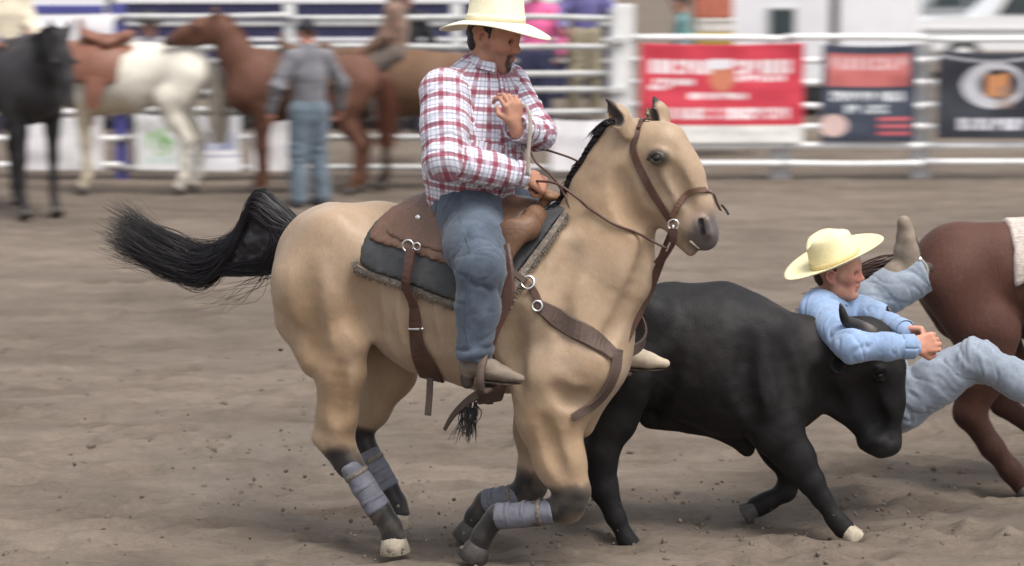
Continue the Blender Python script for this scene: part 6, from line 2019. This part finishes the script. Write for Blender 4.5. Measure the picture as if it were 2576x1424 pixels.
def pickup(label, x0, Y, L_, mbody, name="pickup_truck"):
    t = thing(name, label, "truck", (x0 + L_ / 2, Y, 0))
    prof = [(0, .55), (0, 1.12), (.30, 1.20), (1.35, 1.24), (1.95, 1.82), (3.2, 1.84), (3.55, 1.28), (L_, 1.24), (L_, .55)]
    v = [V(x0 + a, Y + s, b) for s in (0, 1.85) for a, b in prof]; n = len(prof)
    f = [tuple(range(n - 1, -1, -1)), tuple(range(n, 2 * n))] + [(i, (i + 1) % n, n + (i + 1) % n, n + i) for i in range(n)]
    obj("body", v, f, mbody, t, smooth=False)
    for a, b, c, d in ((1.62, 2.42, 1.28, 1.74), (2.52, 3.22, 1.28, 1.74)):
        q = [V(x0 + a, Y - .015, c), V(x0 + b, Y - .015, c), V(x0 + b, Y - .015, d), V(x0 + a + .3 * (a < 2), Y - .015, d)]
        q = q + [p + V(0, .02, 0) for p in q]
        obj("window", q, [(0, 1, 2, 3), (7, 6, 5, 4), (0, 4, 5, 1), (1, 5, 6, 2), (2, 6, 7, 3), (3, 7, 4, 0)], M_GLASS, t, smooth=False)
    for x in (x0 + .95, x0 + L_ - 1.1):
        v, f = lathe(V(x, Y - .03, .42), [(.05, 0), (.2, .0), (.22, .03), (.38, .02), (.40, .06), (.40, .22)], 22, V(0, 1, 0)); w = obj("wheel", v, f, M_RUBBER, t)
        v, f = lathe(V(x, Y - .035, .42), [(.01, 0), (.2, .0), (.21, .02)], 18, V(0, 1, 0)); obj("rim", v, f, M_GPIPE, w)
    v, f = box((x0 + L_ / 2, Y - .02, .98), (L_ - .1, .04, .04), .005); obj("trim_strip", v, f, M_GPIPE, t, smooth=False)
    v, f = box((x0 + .02, Y + .3, .98), (.08, .3, .14), .01); obj("headlight", v, f, M_WPIPE, t, smooth=False)
    v, f = box((x0 + 2.7, Y - .03, 1.15), (.14, .03, .035), .006); obj("handle", v, f, M_RUBBER, t, smooth=False)
    return t
M_CARW = mat("white_car_paint", (.80, .80, .80), rough=.25, var=.03, coat=.5)
M_CARG = mat("grey_car_paint", (.32, .34, .35), rough=.25, var=.05, coat=.5)
pickup("white pickup truck parked beyond the navy and black banners", xp(2290, 47), 47.0, 5.4, M_CARW)
pickup("grey pickup truck parked beyond the horse trailer at the top right", xp(2150, 54), 54.0, 5.6, M_CARG)
def crate(label, px, Y, z, w, h, c):
    v, f = box((xp(px, Y), Y, z + h / 2), (w, .5, h), .02)
    t = thing("crate", label, "crate", (xp(px, Y), Y, z), "crates stacked behind the red banner")
    obj("shell", v, f, mat("crate_paint", c, rough=.6, var=.15), t, smooth=False)
    v, f = box((xp(px, Y), Y - .255, z + h * .85), (w * .96, .02, h * .12), .003); obj("rim", v, f, mat("crate_rim", tuple(.7 * a for a in c)), t, smooth=False)
    for k in (-.3, 0, .3):
        v, f = box((xp(px, Y) + k * w, Y - .252, z + h * .4), (w * .03, .012, h * .6), .002); obj("rib", v, f, mat("crate_rim", tuple(.8 * a for a in c)), t, smooth=False)
crate("yellow crate at the bottom of the stack behind the red banner", 1786, 29, .88, .48, .66, (.60, .42, .07))
crate("white crate in the middle of the stack behind the red banner", 1790, 29, 1.545, .46, .17, (.75, .70, .64))
crate("red and tallest crate on top of the stack behind the red banner", 1784, 29, 1.72, .46, .45, (.50, .16, .10))
v, f = box((xp(1786, 29), 29, .43), (1.2, .7, .06), .01)
tb = thing("table", "folding table under the crates behind the red banner", "table", (xp(1786, 29), 29, 0))
obj("table_top", *box((xp(1786, 29), 29, .85), (1.2, .7, .05), .01), M_WPIPE, tb, smooth=False)
for a in (-.5, .5):
    for b in (-.28, .28):
        vv, ff_ = tube([V(xp(1786, 29) + a, 29 + b, 0), V(xp(1786, 29) + a, 29 + b, .42), V(xp(1786, 29) + a, 29 + b, .83)], .018, 8); obj("leg", vv, ff_, M_GPIPE, tb)
# dark pole between the trailers
tp = thing("light_pole", "dark grey pole standing between the two white trailers", "pole", (xp(2085, 35), 35, 0))
vv, ff_ = tube([V(xp(2085, 35), 35, -.1), V(xp(2085, 35), 35, 3), V(xp(2085, 35), 35, 6)], .07, 12); obj("pole", vv, ff_, mat("dark_pole", (.12, .115, .11)), tp)
vv, ff_ = box((xp(2085, 35), 35, .1), (.35, .35, .2), .02); obj("footing", vv, ff_, M_POST, tp, smooth=False)
# ================================================================== thin dust hanging behind the hooves
def dust_material(density):
    m = bpy.data.materials.new("dust"); m.use_nodes = True
    nt = m.node_tree; N, L = nt.nodes, nt.links
    N.remove(N["Principled BSDF"])
    out = N["Material Output"]
    pv = N.new("ShaderNodeVolumePrincipled")
    pv.inputs["Color"].default_value = (0.80, 0.72, 0.62, 1)
    pv.inputs["Anisotropy"].default_value = 0.1
    tc = N.new("ShaderNodeTexCoord")
    ln = N.new("ShaderNodeVectorMath"); ln.operation = 'LENGTH'; L.new(tc.outputs["Object"], ln.inputs[0])
    fall = N.new("ShaderNodeMapRange"); fall.inputs[1].default_value = 0.25; fall.inputs[2].default_value = 1.0; fall.inputs[3].default_value = 1.0; fall.inputs[4].default_value = 0.0
    fall.interpolation_type = 'SMOOTHSTEP'
    L.new(ln.outputs["Value"], fall.inputs[0])
    nz = N.new("ShaderNodeTexNoise"); nz.inputs["Scale"].default_value = 2.2; nz.inputs["Detail"].default_value = 3
    L.new(tc.outputs["Object"], nz.inputs["Vector"])
    mr = N.new("ShaderNodeMapRange"); mr.inputs[1].default_value = 0.42; mr.inputs[2].default_value = 0.72; mr.inputs[3].default_value = 0.0; mr.inputs[4].default_value = density
    L.new(nz.outputs[0], mr.inputs[0])
    mu = N.new("ShaderNodeMath"); mu.operation = 'MULTIPLY'; L.new(mr.outputs[0], mu.inputs[0]); L.new(fall.outputs[0], mu.inputs[1])
    L.new(mu.outputs[0], pv.inputs["Density"]); L.new(pv.outputs[0], out.inputs["Volume"])
    return m
def dust(px, py, Y, size, density, label):
    c = at(px, py, Y)
    bm = bmesh.new(); bmesh.ops.create_icosphere(bm, subdivisions=3, radius=1.0)
    me = bpy.data.meshes.new("dust_cloud"); bm.to_mesh(me); bm.free()
    me.materials.append(dust_material(density))
    o = bpy.data.objects.new("dust_cloud", me); COL.objects.link(o)
    o.location = tuple(c); o.scale = size
    _tag(o, label, "dust", kind="stuff")
dust(640, 1180, 10.0, (.62, .42, .30), 1.5, "thin dust behind the buckskin's hind hooves")
dust(1150, 1290, 9.9, (.55, .35, .20), 1.1, "thin dust under the buckskin's belly")
dust(1760, 1300, 10.3, (.60, .40, .20), 1.1, "thin dust under the black steer")
